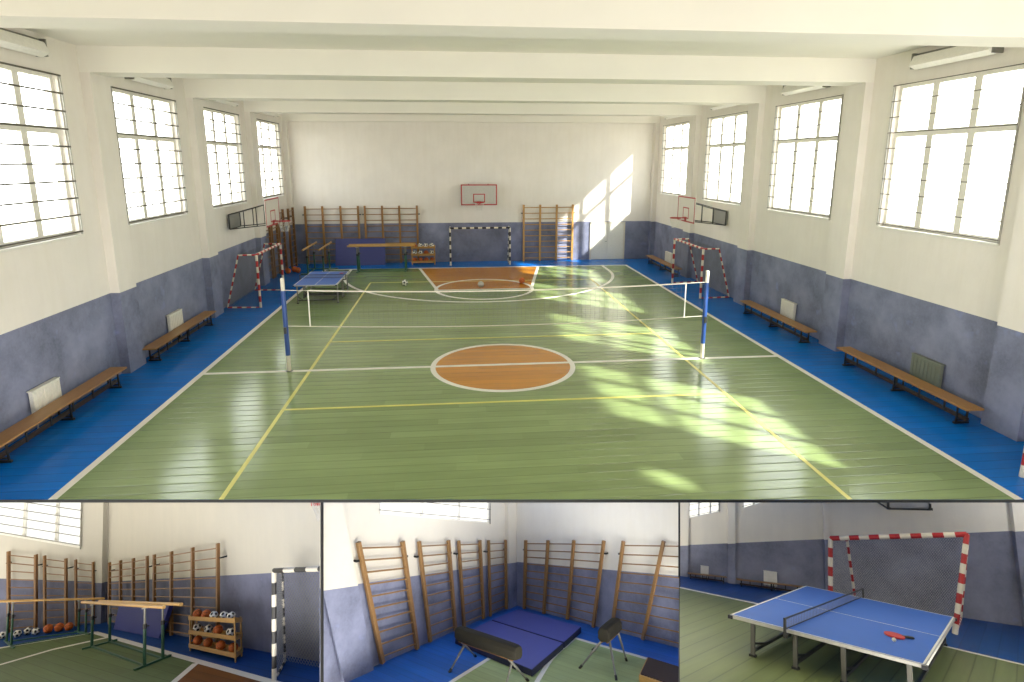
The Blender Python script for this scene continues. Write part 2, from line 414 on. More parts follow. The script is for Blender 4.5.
def rack(M, p, h, label, s=1., group=None):
    """three tray shelf rack on four legs; p: front left, front right, back right feet"""
    A, B, Cc = (Vector((q[0], q[1], 0)) for q in p[:3]); D = A+Cc-B; o = (A+B+Cc+D)/4
    R = root('ball_rack', M@T(o.x, o.y), label, 'ball rack', group)
    A, B, Cc, D = A-o, B-o, Cc-o, D-o; hs = (h[0], h[1], h[2], h[0]*h[2]/h[1])
    def P(u, v, t):
        f = A.lerp(B, u).lerp(D.lerp(Cc, u), v); H = (hs[0]*(1-u)+hs[1]*u)*(1-v)+(hs[3]*(1-u)+hs[2]*u)*v
        return f+Vector((0, 0, H*t))
    L = (B-A).length; W = (Cc-B).length; e = .045*s/L; g = .045*s/W
    def blk(u0, u1, v0, v1, t0, t1): return MB().hexa([P(u0,v0,t0),P(u1,v0,t0),P(u1,v1,t0),P(u0,v1,t0),P(u0,v0,t1),P(u1,v0,t1),P(u1,v1,t1),P(u0,v1,t1)])
    for u, v in ((0,0),(1-e,0),(1-e,1-g),(0,1-g)):
        blk(u, u+e, v, v+g, 0, 1).build('leg', M_woodA, R, .004)
    sh = []
    for t0, t1 in ((.10, .21), (.48, .585), (.86, .97)):
        sh.append((t0+.03, P))
        blk(e*.3, 1-e*.3, g*.3, 1-g*.3, t0, t0+.025).build('shelf_board', M_woodA, R)
        q = MB()
        for u0, u1, v0, v1 in ((-.004, 1.004, -g*.4, 0), (-.004, 1.004, 1, 1+g*.4), (1, 1+e*.4, -g*.4, 1+g*.4), (-e*.4, 0, -g*.4, 1+g*.4)):
            q.hexa([P(u0,v0,t0),P(u1,v0,t0),P(u1,v1,t0),P(u0,v1,t0),P(u0,v0,t1),P(u1,v0,t1),P(u1,v1,t1),P(u0,v1,t1)])
        q.build('shelf_edge', M_woodA, R, .004)
    return R, (lambda u, v, t: P(u, v, t)+o), (.13, .51, .89)
def _ico():
    bm = bmesh.new(); bmesh.ops.create_icosphere(bm, subdivisions=1, radius=1); vs = [v.co.normalized() for v in bm.verts]; bm.free(); return vs
ICO = _ico()
BALLS = {}
def ball(M, x, y, z, r, kind, label, group=None):
    """z is where the ball's underside sits"""
    if kind not in BALLS:
        if kind == 'soccer':
            bm = bmesh.new(); bmesh.ops.create_icosphere(bm, subdivisions=4, radius=1)
            me = bpy.data.meshes.new('soccer_ball'); 
            for f in bm.faces:
                c = f.calc_center_median().normalized(); f.material_index = 1 if max(c.dot(v) for v in ICO) > .945 else 0; f.smooth = True
            bm.to_mesh(me); bm.free(); me.materials.append(M_ballw); me.materials.append(M_ballk)
        else:
            q = MB().sphere((0,0,0), 1, 28, 20).build('t', ball_mat() if kind == 'basket' else M_lgrey); me = q.data; bpy.data.objects.remove(q)
        BALLS[kind] = me
    nm = {'soccer': 'soccer_ball', 'basket': 'basketball', 'volley': 'volleyball'}[kind]
    o = bpy.data.objects.new(nm, BALLS[kind]); C.objects.link(o)
    o.matrix_world = M@T(x, y, z+r)@Matrix.Rotation(random.uniform(0, 6), 4, (random.random(), random.random(), .3))@Matrix.Scale(r, 4)
    return tag(o, label, 'ball', group)
def net_table(M, L, W, h, trestles, tnet, label, s=1., netr=.003, group=None, topm=None, legm=None):
    """table tennis table, long side along local x, centred on the origin"""
    R = root('table_tennis_table', M, label, 'table', group); a, b = L/2, W/2; th = .025*s
    MB().box(-a, a, -b, b, h-th, h).build('table_top', topm or M_table, R, .003*s)
    m = MB(); t = .022*s; z0, z1 = h, h+.002*s
    for x0, x1, y0, y1 in ((-a, a, -b, -b+t), (-a, a, b-t, b), (-a, -a+t, -b, b), (a-t, a, -b, b)): m.box(x0, x1, y0, y1, z0, z1)
    m.box(-a, a, -t*.28, t*.28, z0, z1); m.build('table_lines', M_line, R)
    m = MB(); e = .04*s
    for x0, x1, y0, y1 in ((-a, a, -b-.012*s, -b), (-a, a, b, b+.012*s), (-a-.012*s, -a, -b, b), (a, a+.012*s, -b, b)): m.box(x0, x1, y0, y1, h-th-e*.4, h-.004*s)
    m.build('edge_frame', M_lgrey, R)
    for x in (-a, a):
        for y in (-b, b): MB().box(x-.03*s, x+.03*s, y-.03*s, y+.03*s, h-th-e*.6, h-.008*s).build('corner_cap', M_black, R)
    for t_ in trestles:
        x = -a+L*t_; y = b-.03*s
        for sg in (-1, 1):
            MB().box(x-.025*s, x+.025*s, sg*y-.02*s, sg*y+.02*s, 0, h-th).box(x-.04*s, x+.04*s, sg*y-.035*s, sg*y+.035*s, 0, .03*s, 1).build('leg', [legm or M_grey, M_black], R)
        q = MB().bar((x, -y, h*.16), (x, y, h*.16), .03*s, .035*s).bar((x, -y, h*.36), (x, -y*.72, h*.17), .02*s, .025*s).bar((x, y, h*.36), (x, y*.72, h*.17), .02*s, .025*s)
        q.build('cross_bar', M_dark, R)
    t0, t1 = tnet if isinstance(tnet, tuple) else (tnet, tnet); x0, x1 = -a+L*t0, -a+L*t1; hn = .13*s; e = b+.1*s
    N = MB().bar((x0, -e, h+hn), (x1, e, h+hn), .012*s, .018*s).build('table_net', M_dark, R)
    MB().bar((x0, -e, h+.012*s), (x1, e, h+.012*s), .008*s, .012*s).build('net_cord', M_dark, N)
    net_panel('net_mesh', (x0, -e, h+.01*s), (x1, e, h+.01*s), (x1, e, h+hn), (x0, -e, h+hn), 60, 6, netr, M_netd, N, False)
    for sg, x in ((-1, x0), (1, x1)):
        MB().box(x-.014*s, x+.014*s, sg*e-.014*s, sg*e+.014*s, h-.09*s, h+hn+.01*s).box(x-.02*s, x+.03*s, min(sg*b*.97, sg*e), max(sg*b*.97, sg*e), h-.09*s, h-.05*s).build('net_post', M_dark, R)
    return R
def vault(M, feet, hm, ends, hw, hh, label, tops, legr=.014, group=None):
    """vaulting horse or buck: padded leather body on four splayed legs; ends: axis of the body; tops: where legs meet it (0..1)"""
    o = Vector((sum(f[0] for f in feet)/4, sum(f[1] for f in feet)/4, 0))
    R = root('vaulting_horse', M@T(o.x, o.y), label, 'vaulting horse', group)
    A, B = (Vector((e[0], e[1], hm))-o for e in ends); d = (B-A).normalized(); q = Vector((-d.y, d.x, 0))
    prof = [(-.62, -1), (.62, -1), (1, -.55), (1, .35), (.72, .9), (.3, 1), (-.3, 1), (-.72, .9), (-1, .35), (-1, -.55)]
    m = MB(); n = len(prof); vs = []; st = ((0, .82), (.04, .96), (.1, 1), (.5, 1.03), (.9, 1), (.96, .96), (1, .82))
    for t, k in st:
        c = A.lerp(B, t)
        for x, z in prof: vs.append(c+q*(x*hw*k)+Vector((0, 0, z*hh*k)))
    fs = [(i*n+k, i*n+(k+1) % n, (i+1)*n+(k+1) % n, (i+1)*n+k) for i in range(len(st)-1) for k in range(n)]
    m.add(vs, fs+[tuple(range(n-1, -1, -1)), tuple(range((len(st)-1)*n, len(st)*n))], 0, False)
    ob = m.build('body', M_leather, R, hw*.1)
    mm = MB()
    for sg in (-1, 1): mm.bar(A.lerp(B, .06)+q*(sg*hw*.45)+Vector((0,0,-hh*1.04)), A.lerp(B, .94)+q*(sg*hw*.45)+Vector((0,0,-hh*1.04)), hw*.3, hh*.12)
    mm.build('base_rail', M_woodB, R)
    for f, (t, sg) in zip(feet, tops):
        p = Vector((f[0], f[1], 0))-o; top = A.lerp(B, t)+q*(sg*hw*.55)+Vector((0, 0, -hh*.95)); tip = p.lerp(top, .12)
        l = MB().tube(tip, p.lerp(top, .55), legr, 8).tube(p.lerp(top, .5), top, legr*1.35, 8).build('leg', M_grey, R)
        MB().tube(p, tip, legr*1.5, 8).build('foot', M_black, l)
    return R
def inset_window(M, name, u0, u1, hb, sl, hh, cols, step, s, pane, nb):
    """window whose rails run parallel to a sloping sill: sill height hb at u0, slope sl"""
    h = lambda u: hb+sl*(u-u0)
    q = MB()
    f = .05*s
    q.hexa([(u0,-.01,h(u0)),(u1,-.01,h(u1)),(u1,.06*s,h(u1)),(u0,.06*s,h(u0)),(u0,-.01,h(u0)+f),(u1,-.01,h(u1)+f),(u1,.06*s,h(u1)+f),(u0,.06*s,h(u0)+f)])
    for u in (u0, u1-f): q.hexa([(u,-.01,h(u)),(u+f,-.01,h(u+f)),(u+f,.06*s,h(u+f)),(u,.06*s,h(u)),(u,-.01,h(u)+hh),(u+f,-.01,h(u+f)+hh),(u+f,.06*s,h(u+f)+hh),(u,.06*s,h(u)+hh)])
    W = struct(q.build(name, M_white, mw=M))
    for u in cols:
        f2 = .05*s
        MB().hexa([(u-f2,.0,h(u-f2)),(u+f2,.0,h(u+f2)),(u+f2,.06*s,h(u+f2)),(u-f2,.06*s,h(u-f2)),(u-f2,.0,h(u-f2)+hh),(u+f2,.0,h(u+f2)+hh),(u+f2,.06*s,h(u+f2)+hh),(u-f2,.06*s,h(u-f2)+hh)]).build('mullion', M_white, W)
    MB().add([(u0,.05*s,h(u0)),(u1,.05*s,h(u1)),(u1,.05*s,h(u1)+hh),(u0,.05*s,h(u0)+hh)], [(0,1,2,3)]).build('window_pane', pane, W)
    for k in range(nb):
        z = step*(k+.35)
        MB().bar((u0-.05*s, -.05*s, h(u0)+z), (u1+.05*s, -.05*s, h(u1)+z), .016*s, .022*s).build('grille_bar', M_grey, W)
    MB().bar((u1+.02*s, -.04*s, h(u1)-.02*s), (u1+.02*s, -.04*s, h(u1)+hh), .02*s, .02*s).build('grille_side', M_grey, W)
    return W
# measured layout of the three small rooms
DATA = {
'P1':{
  'f':{"O":[-13.784,23.48,-12.564],"A":[0.907,0.409,-0.103],"B":[-0.411,0.802,-0.433],"H":[-0.095,0.435,0.895]},
  'L':{"o":[-5.036,-1.213],"th":-0.716,"n":[-0.656,-0.754],"paint":[1.815,-0.114],"L":[[-1.077,5.081],[-0.642,-0.201]],"R":[[4.234,4.466],[4.35,0.0]],"top":[[-1.083,5.155],[4.103,4.552]]},
  'R':{"o":[-1.598,-4.219],"th":-1.182,"n":[-0.925,-0.379],"paint":[1.309,0.051],"L":[[-0.719,4.466],[-0.458,0.002]],"R":[[13.49,3.727],[13.079,0.013]],"top":[[-0.723,4.538],[13.495,3.772]]},
  'ladL':[[[0.615,0.006,0.42,2.765],[1.765,0.008,1.637,2.537]],[[2.157,0.007,2.013,2.463],[3.036,0.007,2.938,2.276]],[[3.461,0.006,3.351,2.2],[4.152,0.006,4.089,2.05]]],
  'ladR':[[[0.715,0.053,0.615,2.004],[1.658,0.054,1.579,2.085],[2.686,0.055,2.631,2.163],[3.734,0.057,3.707,2.246]],[[4.245,0.057,4.231,2.289],[5.41,0.059,5.431,2.389],[6.742,0.06,6.806,2.502],[8.183,0.062,8.296,2.613]]],
  'win':[[-0.904,3.535],[3.353,2.537],[0.819,3.146],[2.259,2.793]],
  'pillar':[3.98,4.187,4.537],
  'pb2':{"base":[[-1.776,-7.857],[-1.337,-7.814],[0.043,-11.635],[-0.357,-11.893]],"h":[1.22,1.14,1.34,1.42]},
  'pb1':{"base":[[-4.179,-4.563],[-4.448,-3.633],[-2.373,-4.925],[-2.129,-5.484]],"h":[1.35,1.28,1.03,1.06]},
  'balls_floor':[[-4.719,-2.744,0.136],[-4.244,-3.136,0.134],[-4.081,-3.02,0.13],[-3.708,-3.483,0.132],[-3.331,-3.712,0.163],[-3.011,-3.909,0.158],[-2.717,-4.103,0.144]],
  'line_end':[[-1.893,-5.576,0.0],[2.023,-16.132,-0.0]],
  'line_left':[[-1.893,-5.576,0.0],[-4.484,-4.414,-0.0]],
  'line_c':[[-0.402,-9.581,-0.0],[0.675,-12.581,0.0]],
  'line_3pt':[[-1.431,-6.969,-0.0],[-2.837,-6.777,-0.0],[-4.014,-7.145,0.0]],
  'key':[[0.751,-12.949,0.0],[0.265,-14.032,0.0],[2.136,-16.717,0.0]],
  'rack':{"p":[[0.659,-11.5,-0.0],[1.567,-13.906,0.0],[1.765,-13.454,-0.0]],"h":[0.88,1.02,0.9]},
  'matlean':{"b":[[-0.059,-9.019,-0.0],[-1.355,-5.849,0.0]],"tr":[[0.226,-9.86,1.01]],"tl":[[-1.181,-6.426,0.82]]},
  'goal':{"p":[[2.114,-16.122,-0.0],[2.514,-15.021,0.0]],"h":[2.22,1.92],"k":1.92,"hk":2.29,"rk":[[3.151,-15.869,0.0]]},
  'gtop':[[2.179,-16.282,2.218],[2.847,-17.913,2.291],[2.484,-15.364,2.002]],
  'bb':[[13.731,3.552],[14.085,3.559]],
  'floorpoly':[[-5.824,-1.393,-0.0],[-1.599,-4.22,-0.0],[3.554,-16.857,-0.0],[3.234,-18.802,0.0],[-4.234,-10.246,0.0]],
},
'P2':{
  'f':{"O":[-0.203,13.093,-5.335],"A":[0.997,-0.077,-0.004],"B":[0.068,0.907,-0.416],"H":[0.035,0.415,0.909]},
  'L':{"o":[-2.185,-4.653],"th":0.96,"n":[0.819,-0.574],"paint":[1.36,-0.1],"L":[[-1.352,2.909],[-1.116,-0.013]],"R":[[4.398,2.526],[4.375,-0.014]],"top":[[-1.339,2.924],[3.768,2.624]]},
  'R':{"o":[0.425,-1.23],"th":-0.757,"n":[-0.686,-0.727],"paint":[0.945,0.077],"L":[[-0.22,2.529],[-0.233,0.008]],"R":[[4.401,2.829],[4.191,0.014]],"top":[[0.039,2.591],[4.131,2.849]]},
  'ladL':[[[0.084,0.044,-0.61,2.11],[0.96,0.025,0.472,1.962]],[[1.322,0.048,0.926,1.894],[2.074,0.044,1.801,1.783]],[[2.357,0.037,2.134,1.728],[3.023,0.039,2.865,1.626]],[[3.266,0.028,3.188,1.578],[3.873,0.035,3.85,1.489]]],
  'ladR':[[[0.233,0.016,0.293,1.468],[0.802,0.022,0.954,1.544],[1.45,0.027,1.672,1.627],[2.112,0.011,2.447,1.71]],[[2.557,0.01,2.921,1.757],[3.264,0.02,3.831,1.862],[4.079,0.022,4.342,1.92]]],
  'win':[[-0.053,2.493],[3.338,1.899],[1.103,2.303],[2.275,2.094]],
  'pillarL':[[-1.157,2.842],[-0.243,0.098],[-1.384,1.459],[-0.854,0.126],[-0.793,1.793]],
  'pillarC':[3.929,4.051,4.555],
  'edge':{"0":[[-1.338,2.892],[-1.223,1.464],[-1.104,-0.017]],"0.12":[[-1.437,2.909],[-1.323,1.501],[-1.205,0.041]],"0.15":[[-1.461,2.913],[-1.348,1.51],[-1.231,0.055]]},
  'mat':{"q":[[-0.878,-3.607,0.108],[0.379,-1.827,0.108],[1.61,-3.056,0.108],[0.513,-5.196,0.108],[-0.208,-2.56,0.108],[1.17,-3.94,0.108]],"th":0.108},
  'horse':{"feet":[[-0.875,-4.979],[-0.453,-4.266],[0.445,-5.354],[0.058,-5.683]],"hl":[0.42,0.62],"hr":[0.38,0.61],"ends":None,"hm":0.52,"axis":[[-0.749,-4.598,0.52],[0.272,-5.613,0.52]]},
  'buck':{"feet":[[1.337,-4.861],[1.688,-4.01],[2.212,-4.557],[1.878,-5.371]],"h":[0.35,0.48,0.67],"hm":0.56,"axis":[[1.765,-5.012,0.56],[2.078,-4.441,0.56]]},
  'board':[[2.542,-4.703,-0.0],[2.962,-5.145,0.0],[2.317,-5.407,0.0],[2.231,-5.444,-0.0],[3.143,-4.72,0.0]],
  'line1':[[-0.88,-5.485,-0.0],[-0.188,-4.331,0.0],[0.769,-2.742,0.0]],
  'line2':[[0.769,-2.742,0.0],[3.188,-5.026,-0.0]],
  'arc':[[1.437,-3.367,-0.0],[1.2,-3.826,-0.0],[1.088,-4.018,0.0],[0.887,-4.448,-0.0],[0.769,-4.796,-0.0],[0.568,-5.435,0.0]],
  'floorpoly':[[-2.644,-5.786,0.0],[-2.185,-4.653,0.0],[0.183,-1.272,0.0],[0.429,-1.225,0.0],[3.285,-3.92,0.0],[3.545,-4.166,-0.0],[3.004,-6.118,0.0]],
},
'P3':{
  'f':{"O":[6.014,9.132,-2.658],"A":[0.83,-0.543,0.129],"B":[0.539,0.72,-0.438],"H":[0.145,0.433,0.89]},
  'W':{"o":[-2.731,-1.758],"th":0.271,"n":[0.267,-0.964],"paint":[0.513,0.176],"L":[[-0.047,1.358],[-0.003,-0.045]],"R":[[5.873,2.17],[5.647,-0.032]],"top":[[-0.048,1.521],[2.88,1.857],[5.877,2.202]]},
  'pill':[[-0.078,0.191,-0.026,0.086],[0.816,0.998,0.943],[2.443,2.502,2.488],[5.43,5.316,5.727]],
  'win1':[[0.121,0.995],[0.659,1.179],[0.3,1.045],[0.506,1.123]],
  'win2':[[1.075,1.289],[1.421,1.432]],
  'rads':[[[0.354,0.226],[0.491,0.118]],[[1.423,0.293],[1.643,0.147]]],
  'bench':[[[0.126,0.087],[0.785,0.117]],[[0.953,0.108],[2.103,0.145]]],
  'line':[[-2.47,-2.91,-0.0],[-1.339,-2.947,0.0],[1.023,-3.223,0.0],[2.043,-3.403,-0.0]],
  'goal':{"p":[[-0.301,-1.795,0.0],[1.298,-2.188,0.0],[0.06,-1.183,-0.0],[1.544,-0.797,0.0]],"h":[1.03,1.36],"rt":[1.02,1.3]},
  'tabh':[0.36,0.35],
  'table':{"rect":[-0.006,-4.561,-0.193,1.831,3.165],"err":4.561},
  'legs':[[-0.994,-5.838,-0.0],[-0.558,-5.939,0.0],[-0.135,-6.159,0.0],[-0.705,-4.535,0.0]],
  'bat':[[0.405,-5.268,0.38],[0.567,-5.221,0.38],[0.384,-5.575,0.38],[0.485,-5.176,0.38]],
  'gtop':[[-0.273,-1.787,1.022],[1.547,-2.119,1.387],[-0.032,-1.285,0.995],[1.716,-0.947,1.315]],
  'plate':[[3.469,1.556],[4.119,1.718],[3.482,1.725],[3.207,1.675]],
  'floorpoly':[[-2.72,-1.827,0.0],[2.666,-0.469,-0.0],[1.872,-4.77,0.0],[-1.322,-7.875,0.0]],
},
}
# ================================================================== MAIN HALL
# x across, y into the depth, z up; side walls at x = -9.5 / 9.5, back wall at y = 31.65
W_HALL = plaster('painted_plaster_hall')
M_ceil = simple('ceiling_whitewash', lin(230, 226, 215), .8, var=.05, scale=.7)
F_blue = planks('blue_floorboards', lin(0, 104, 192), .27, 0, .17, seam=.45, gl=.22)
F_green = planks('green_floorboards', lin(124, 142, 92), .27, 0, .17, seam=.42, var=.24)
F_orange = planks('orange_floorboards', lin(186, 124, 40),   .27, 0, .17, seam=.3, var=.16)
edge = lambda x: 9.34-.0953*(x+9.5)          # where the upper floor is cut off

fl = struct(MB().slab([(-9.5, edge(-9.5)), (7.75, edge(7.75)), (7.75, 4.4), (9.5, 4.4), (9.5, 31.65), (-9.5, 31.65)], -.04, 0).build('floor', F_blue))
MB().slab([(-7.5, edge(-7.5)), (7.5, edge(7.5)), (7.5, 29.72), (-7.5, 29.72)], 0, .002).build('court_surface', F_green, fl)
circ = lambda cx, cy, r, a0, a1, n: [(cx+r*math.cos(a0+(a1-a0)*i/n), cy+r*math.sin(a0+(a1-a0)*i/n)) for i in range(n+1)]
MB().slab(circ(0, 14.8, 1.74, 0, 2*PI, 64)[:-1], .001, .004).build('centre_circle', F_orange, fl)
MB().slab([(-1.93, 24.35), (1.95, 24.35), (2.98, 29.72), (-2.95, 29.72)], .001, .004).build('key_area', F_orange, fl)
for nm, mt, w, lines in (('white_line', M_line, .13, [
        [(-7.5, edge(-7.5)), (-7.5, 29.72)], [(7.5, edge(7.5)), (7.5, 29.72)], [(-7.57, 29.72), (7.57, 29.66)], [(-7.5, 14.85), (7.5, 14.85)],
        circ(0, 14.8, 1.8, 0, 2*PI, 72), [(-2.95, 29.72), (-1.93, 24.35)], [(2.98, 29.72), (1.95, 24.35)], [(-1.93, 24.35), (1.95, 24.35)],
        circ(0, 24.5, 2., 0, 2*PI, 60), [(-6.25, 29.72)]+circ(0, 28.3, 6.25, PI, 2*PI, 48)+[(6.25, 29.72)]]),
        ('yellow_line', M_yel, .075, [[(-4.88, edge(-4.88)), (-4.88, 26.2)], [(4.88, edge(4.88)), (4.88, 26.2)], [(-4.88, 26.2), (4.88, 26.1)],
        [(-4.88, 12.38), (4.88, 12.38)], [(-4.88, 17.32), (4.88, 17.32)]])):
    for i, l in enumerate(lines): MB().strip(l, w, .002, .0055+.0004*i).build(nm, mt, fl)
# the dark nosing along the cut edge of the upper floor
struct(MB().bar((-9.5, edge(-9.5)-.006, -.024), (9.5, edge(9.5)-.006, -.024), .012, .045).build('trim_1', M_trim))

WIN_L = [(-.07, 3.3), (5.4, 8.77), (10.87, 14.24), (16.33, 19.7), (21.8, 25.17), (27.27, 30.64)]
ZW0, ZW1 = 3.58, 6.97
def side_wall(name, x0, x1, wins):
    m = MB(); y = -2.5
    for a, b, z0, z1 in wins:
        m.box(x0, x1, y, a, 0, 7.9); m.box(x0, x1, a, b, 0, z0); m.box(x0, x1, a, b, z1, 7.9); y = b
    m.box(x0, x1, y, 31.95, 0, 7.9)
    return struct(m.build(name, W_HALL))
side_wall('wall_left', -9.8, -9.5, [(a, b, ZW0, ZW1) for a, b in WIN_L])
side_wall('wall_right', 9.5, 9.8, [(2.65, 3.3, 6.25, ZW1)]+[(a, b, ZW0, ZW1) for a, b in WIN_L[1:]])  # first opening is unseen, cut small to limit sun reaching the lower rooms
struct(MB().box(-9.8, 9.8, 31.65, 31.95, 0, 7.9).build('wall_back', W_HALL))
struct(MB().box(-9.8, 9.8, -2.8, -2.5, 0, 7.9).build('wall_front', W_HALL))
struct(MB().box(-9.8, 9.8, -2.8, 31.95, 7.7, 7.9).build('ceiling', M_ceil))
for y0, y1 in ((9.55, 10.35), (15.08, 15.86), (20.55, 21.33), (26.0, 26.78), (31.3, 31.65)):
    struct(MB().box(-9.5, 9.5, y0, y1, 7.13, 7.7).build('beam', M_ceil))
    for x0, x1 in ((-9.5, -9.28), (9.28, 9.5)): struct(MB().box(x0, x1, y0, y1, 0, 7.13).build('pillar', W_HALL))
for y in (4.08,):
    struct(MB().box(-9.5, 9.5, y, y+.8, 7.13, 7.7).build('beam', M_ceil))
struct(MB().box(9.5, 9.8, -2.8, 31.95, -18, -.06).build('wall_right', M_ceil))  # unseen wall added to keep the sun off the lower rooms
gm = simple('pale_blocker', lin(170, 165, 150), .9)
struct(MB().box(-70, -9.8, -40, 70, -.3, -.06).box(9.8, 70, -40, 70, -.3, -.06).box(-9.8, 9.8, 31.95, 70, -.3, -.06).box(-9.8, 9.8, -40, -2.8, -.3, -.06).build('ground_blocker', gm))  # unseen sheet added to shut sky light out of the space below
struct(MB().box(-26, -25.7, -2.8, 40, -20, -.06).build('wall_left', M_ceil))  # unseen wall added to hold back side light below the floor
LW = lambda y: T(-9.5, y)@Rz(PI/2)           # wall space: x along the wall, -y into the room
RW = lambda y: T(9.5, y)@Rz(-PI/2)
BW = lambda x: T(x, 31.65)
wn = [0]; M_grille = simple('dull_grille_paint', lin(84, 78, 66), .6)
def hall_window(M, w=3.37, z0=ZW0, z1=ZW1, bt=.034):
    wn[0] += 1
    m = MB(); f = .09; y0, y1 = .1, .18
    m.box(0, w, y0, y1, z0, z0+f).box(0, w, y0, y1, z1-f, z1).box(0, f, y0, y1, z0+f, z1-f).box(w-f, w, y0, y1, z0+f, z1-f)
    W = struct(m.build('window_%d' % wn[0], M_white, mw=M))
    zt = z1-(z1-z0)*.34
    for k in (1, 2): MB().box(w*k/3-.09, w*k/3+.09, y0, y1, z0+f, z1-f).build('mullion', M_white, W)
    MB().box(f, w-f, y0+.005, y1-.005, zt-.07, zt+.07).build('transom', M_white, W)
    MB().box(.02, w-.02, .135, .145, z0+.02, z1-.02).build('window_pane', glass_mat(), W)
    MB().box(-.06, w+.06, -.06, .1, z0-.05, z0).build('window_sill', M_white, W, .01)
    for k in range(10):
        z = z0+.06+(z1-z0-.08)*k/9
        MB().bar((-.06, -.035, z), (w+.06, -.035, z), .02, bt).build('grille_bar', M_grille, W)
    for x in (-.05, w+.05): MB().bar((x, -.02, z0), (x, -.02, z1), .03, .03).build('grille_side', M_lgrey, W)
for a, b in WIN_L: hall_window(LW(a))
for a, b in WIN_L[1:]: hall_window(RW(b), bt=.018)
# back wall door
d = struct(MB().box(0, 1.75, -.02, .0, 0, 1.94).build('door_1', M_white, mw=BW(6.12)))
MB().box(-.08, 0, -.05, 0, 0, 2.0).box(1.75, 1.83, -.05, 0, 0, 2.0).box(-.08, 1.83, -.05, 0, 1.94, 2.02).build('door_frame', M_offw, d)
MB().box(.03, .865, -.045, -.02, .02, 1.92).build('door_leaf', M_white, d, .006); MB().box(.885, 1.72, -.045, -.02, .02, 1.92).build('door_leaf', M_white, d, .006)
MB().tube((.82, -.045, .98), (.82, -.1, .98), .014, 8).bar((.82, -.1, .98), (.72, -.1, .98), .02, .02).build('door_handle', M_grey, d)

# ------------------------------------------------ climbing bars
def flat_posts(xs, h=2.97): return [(x-xs[0], 0, x-xs[0], h) for x in xs]
for xs, lb in (((-8.72, -7.86, -6.96, -6.08), 'three-bay wooden climbing bars in far left corner of main hall back wall'),
               ((-5.74, -4.87, -4.0, -3.1), 'three-bay wooden climbing bars behind the leaning navy mat in main hall'),
               ((2.45, 3.32, 4.2, 5.06), 'three-bay wooden climbing bars between white door and far goal in main hall')):
    wall_bars(BW(xs[0]), flat_posts(xs), lb, 'climbing bars in the main hall', .12, 1., M_woodA if xs[0] > 0 else M_woodD)
for k, lb in enumerate(('narrow climbing bars on left wall, nearest, behind red goal and backboard', 'narrow climbing bars on left wall, second beyond the backboard',
                        'narrow climbing bars on left wall, third beyond the backboard', 'narrow climbing bars on left wall, last before the far corner pillar')):
    wall_bars(LW(26.8+1.13*k), flat_posts((0, .86), 2.95), lb, 'climbing bars in the main hall', .3 if k in (3,) else .12, 1., M_woodB)

# ------------------------------------------------ goals
RWm, BWm = [M_red, M_offw], [M_blk, M_offw]
hall_goal(T(-8.22, 23.47)@Rz(PI/2), 'red and white goal before the left wall of the main hall', RWm, group='goals in the main hall')
hall_goal(T(8.22, 23.42)@Rz(-PI/2), 'red and white goal before the right wall of the main hall', RWm, group='goals in the main hall')
hall_goal(T(.1, 30.38), 'black and white goal before the far wall under the backboard', BWm, w=3.03, h=1.9, group='goals in the main hall')
hall_goal(T(8.19, 6.83)@Rz(-PI/2), 'red and white goal cut off at right edge by nearest bench', RWm, group='goals in the main hall')

# ------------------------------------------------ basketball hoops
hoop(BW(.09), 'backboard with red border on the far wall above black goal', 1.83, 1.05, 3.0, -.7, group='basketball hoops in the main hall')
M_board = simple('white_backboard', lin(214, 208, 198), .4, var=.05)
hoop(LW(23.55), 'basketball backboard on long wall frame, left side of main hall', 1.75, 1.02, 2.81, -1.5, (-.6, .55, 2.74, 3.27), 'basketball hoops in the main hall', M_board)
hoop(RW(23.3), 'basketball backboard on long wall frame, right side of main hall', 1.78, 1.0, 2.82, -1.5, (-.55, .6, 2.73, 3.27), 'basketball hoops in the main hall', M_board)

# ------------------------------------------------ benches, radiators, lamps
bg = 'low benches along the hall walls'
for M, L, lb in ((LW(10.2)@T(0, -.36), 4.15, 'low wooden bench at left edge, nearest on the left wall'),
                 (LW(15.75)@T(0, -.36), 4.1, 'low wooden bench between the two left wall pillars'),
                 (RW(14.22)@T(0, -.6), 4.1, 'low wooden bench before radiator shaded grey-green, nearest on right wall'),
                 (RW(19.68)@T(0, -.6), 4.0, 'low wooden bench before white radiator on right wall, beyond first pillar'),
                 (RW(30.2)@T(0, -.62), 4.15, 'low wooden bench at far end of right wall beside the corner')):
    bench(M, L, lb, bg)
M_radshade = simple('shaded_radiator_paint', lin(118, 124, 112), .5)  # white radiator's shade painted in as an even grey-green tone
rg = 'radiators in the main hall'
for M, w, z0, z1, lb, mt in ((LW(11.82), .82, .2, .8, 'white radiator behind nearest bench on left wall', M_white), (LW(17.6), .82, .22, .84, 'white radiator behind second bench on left wall', M_white),
                             (RW(12.47), .86, .2, .8, 'radiator shaded grey-green behind nearest bench on right wall', M_radshade), (RW(18.2), .76, .2, .8, 'pale square radiator behind second bench on right wall', M_white),
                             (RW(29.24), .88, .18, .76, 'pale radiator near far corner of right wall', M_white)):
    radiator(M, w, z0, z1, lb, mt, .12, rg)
words = ('nearest', 'second', 'third', 'farthest')
for k, y in enumerate((12.55, 18.05, 23.5, 28.95)):
    strip_lamp(LW(y-1.0)@T(0, 0, 7.27), 2.1, 'long white strip lamp above left wall window, %s of four' % words[k], 'strip lamps over the windows')
    strip_lamp(RW(y+1.0)@T(0, 0, 7.27), 2.1, 'long white strip lamp above right wall window, %s of four' % words[k], 'strip lamps over the windows')

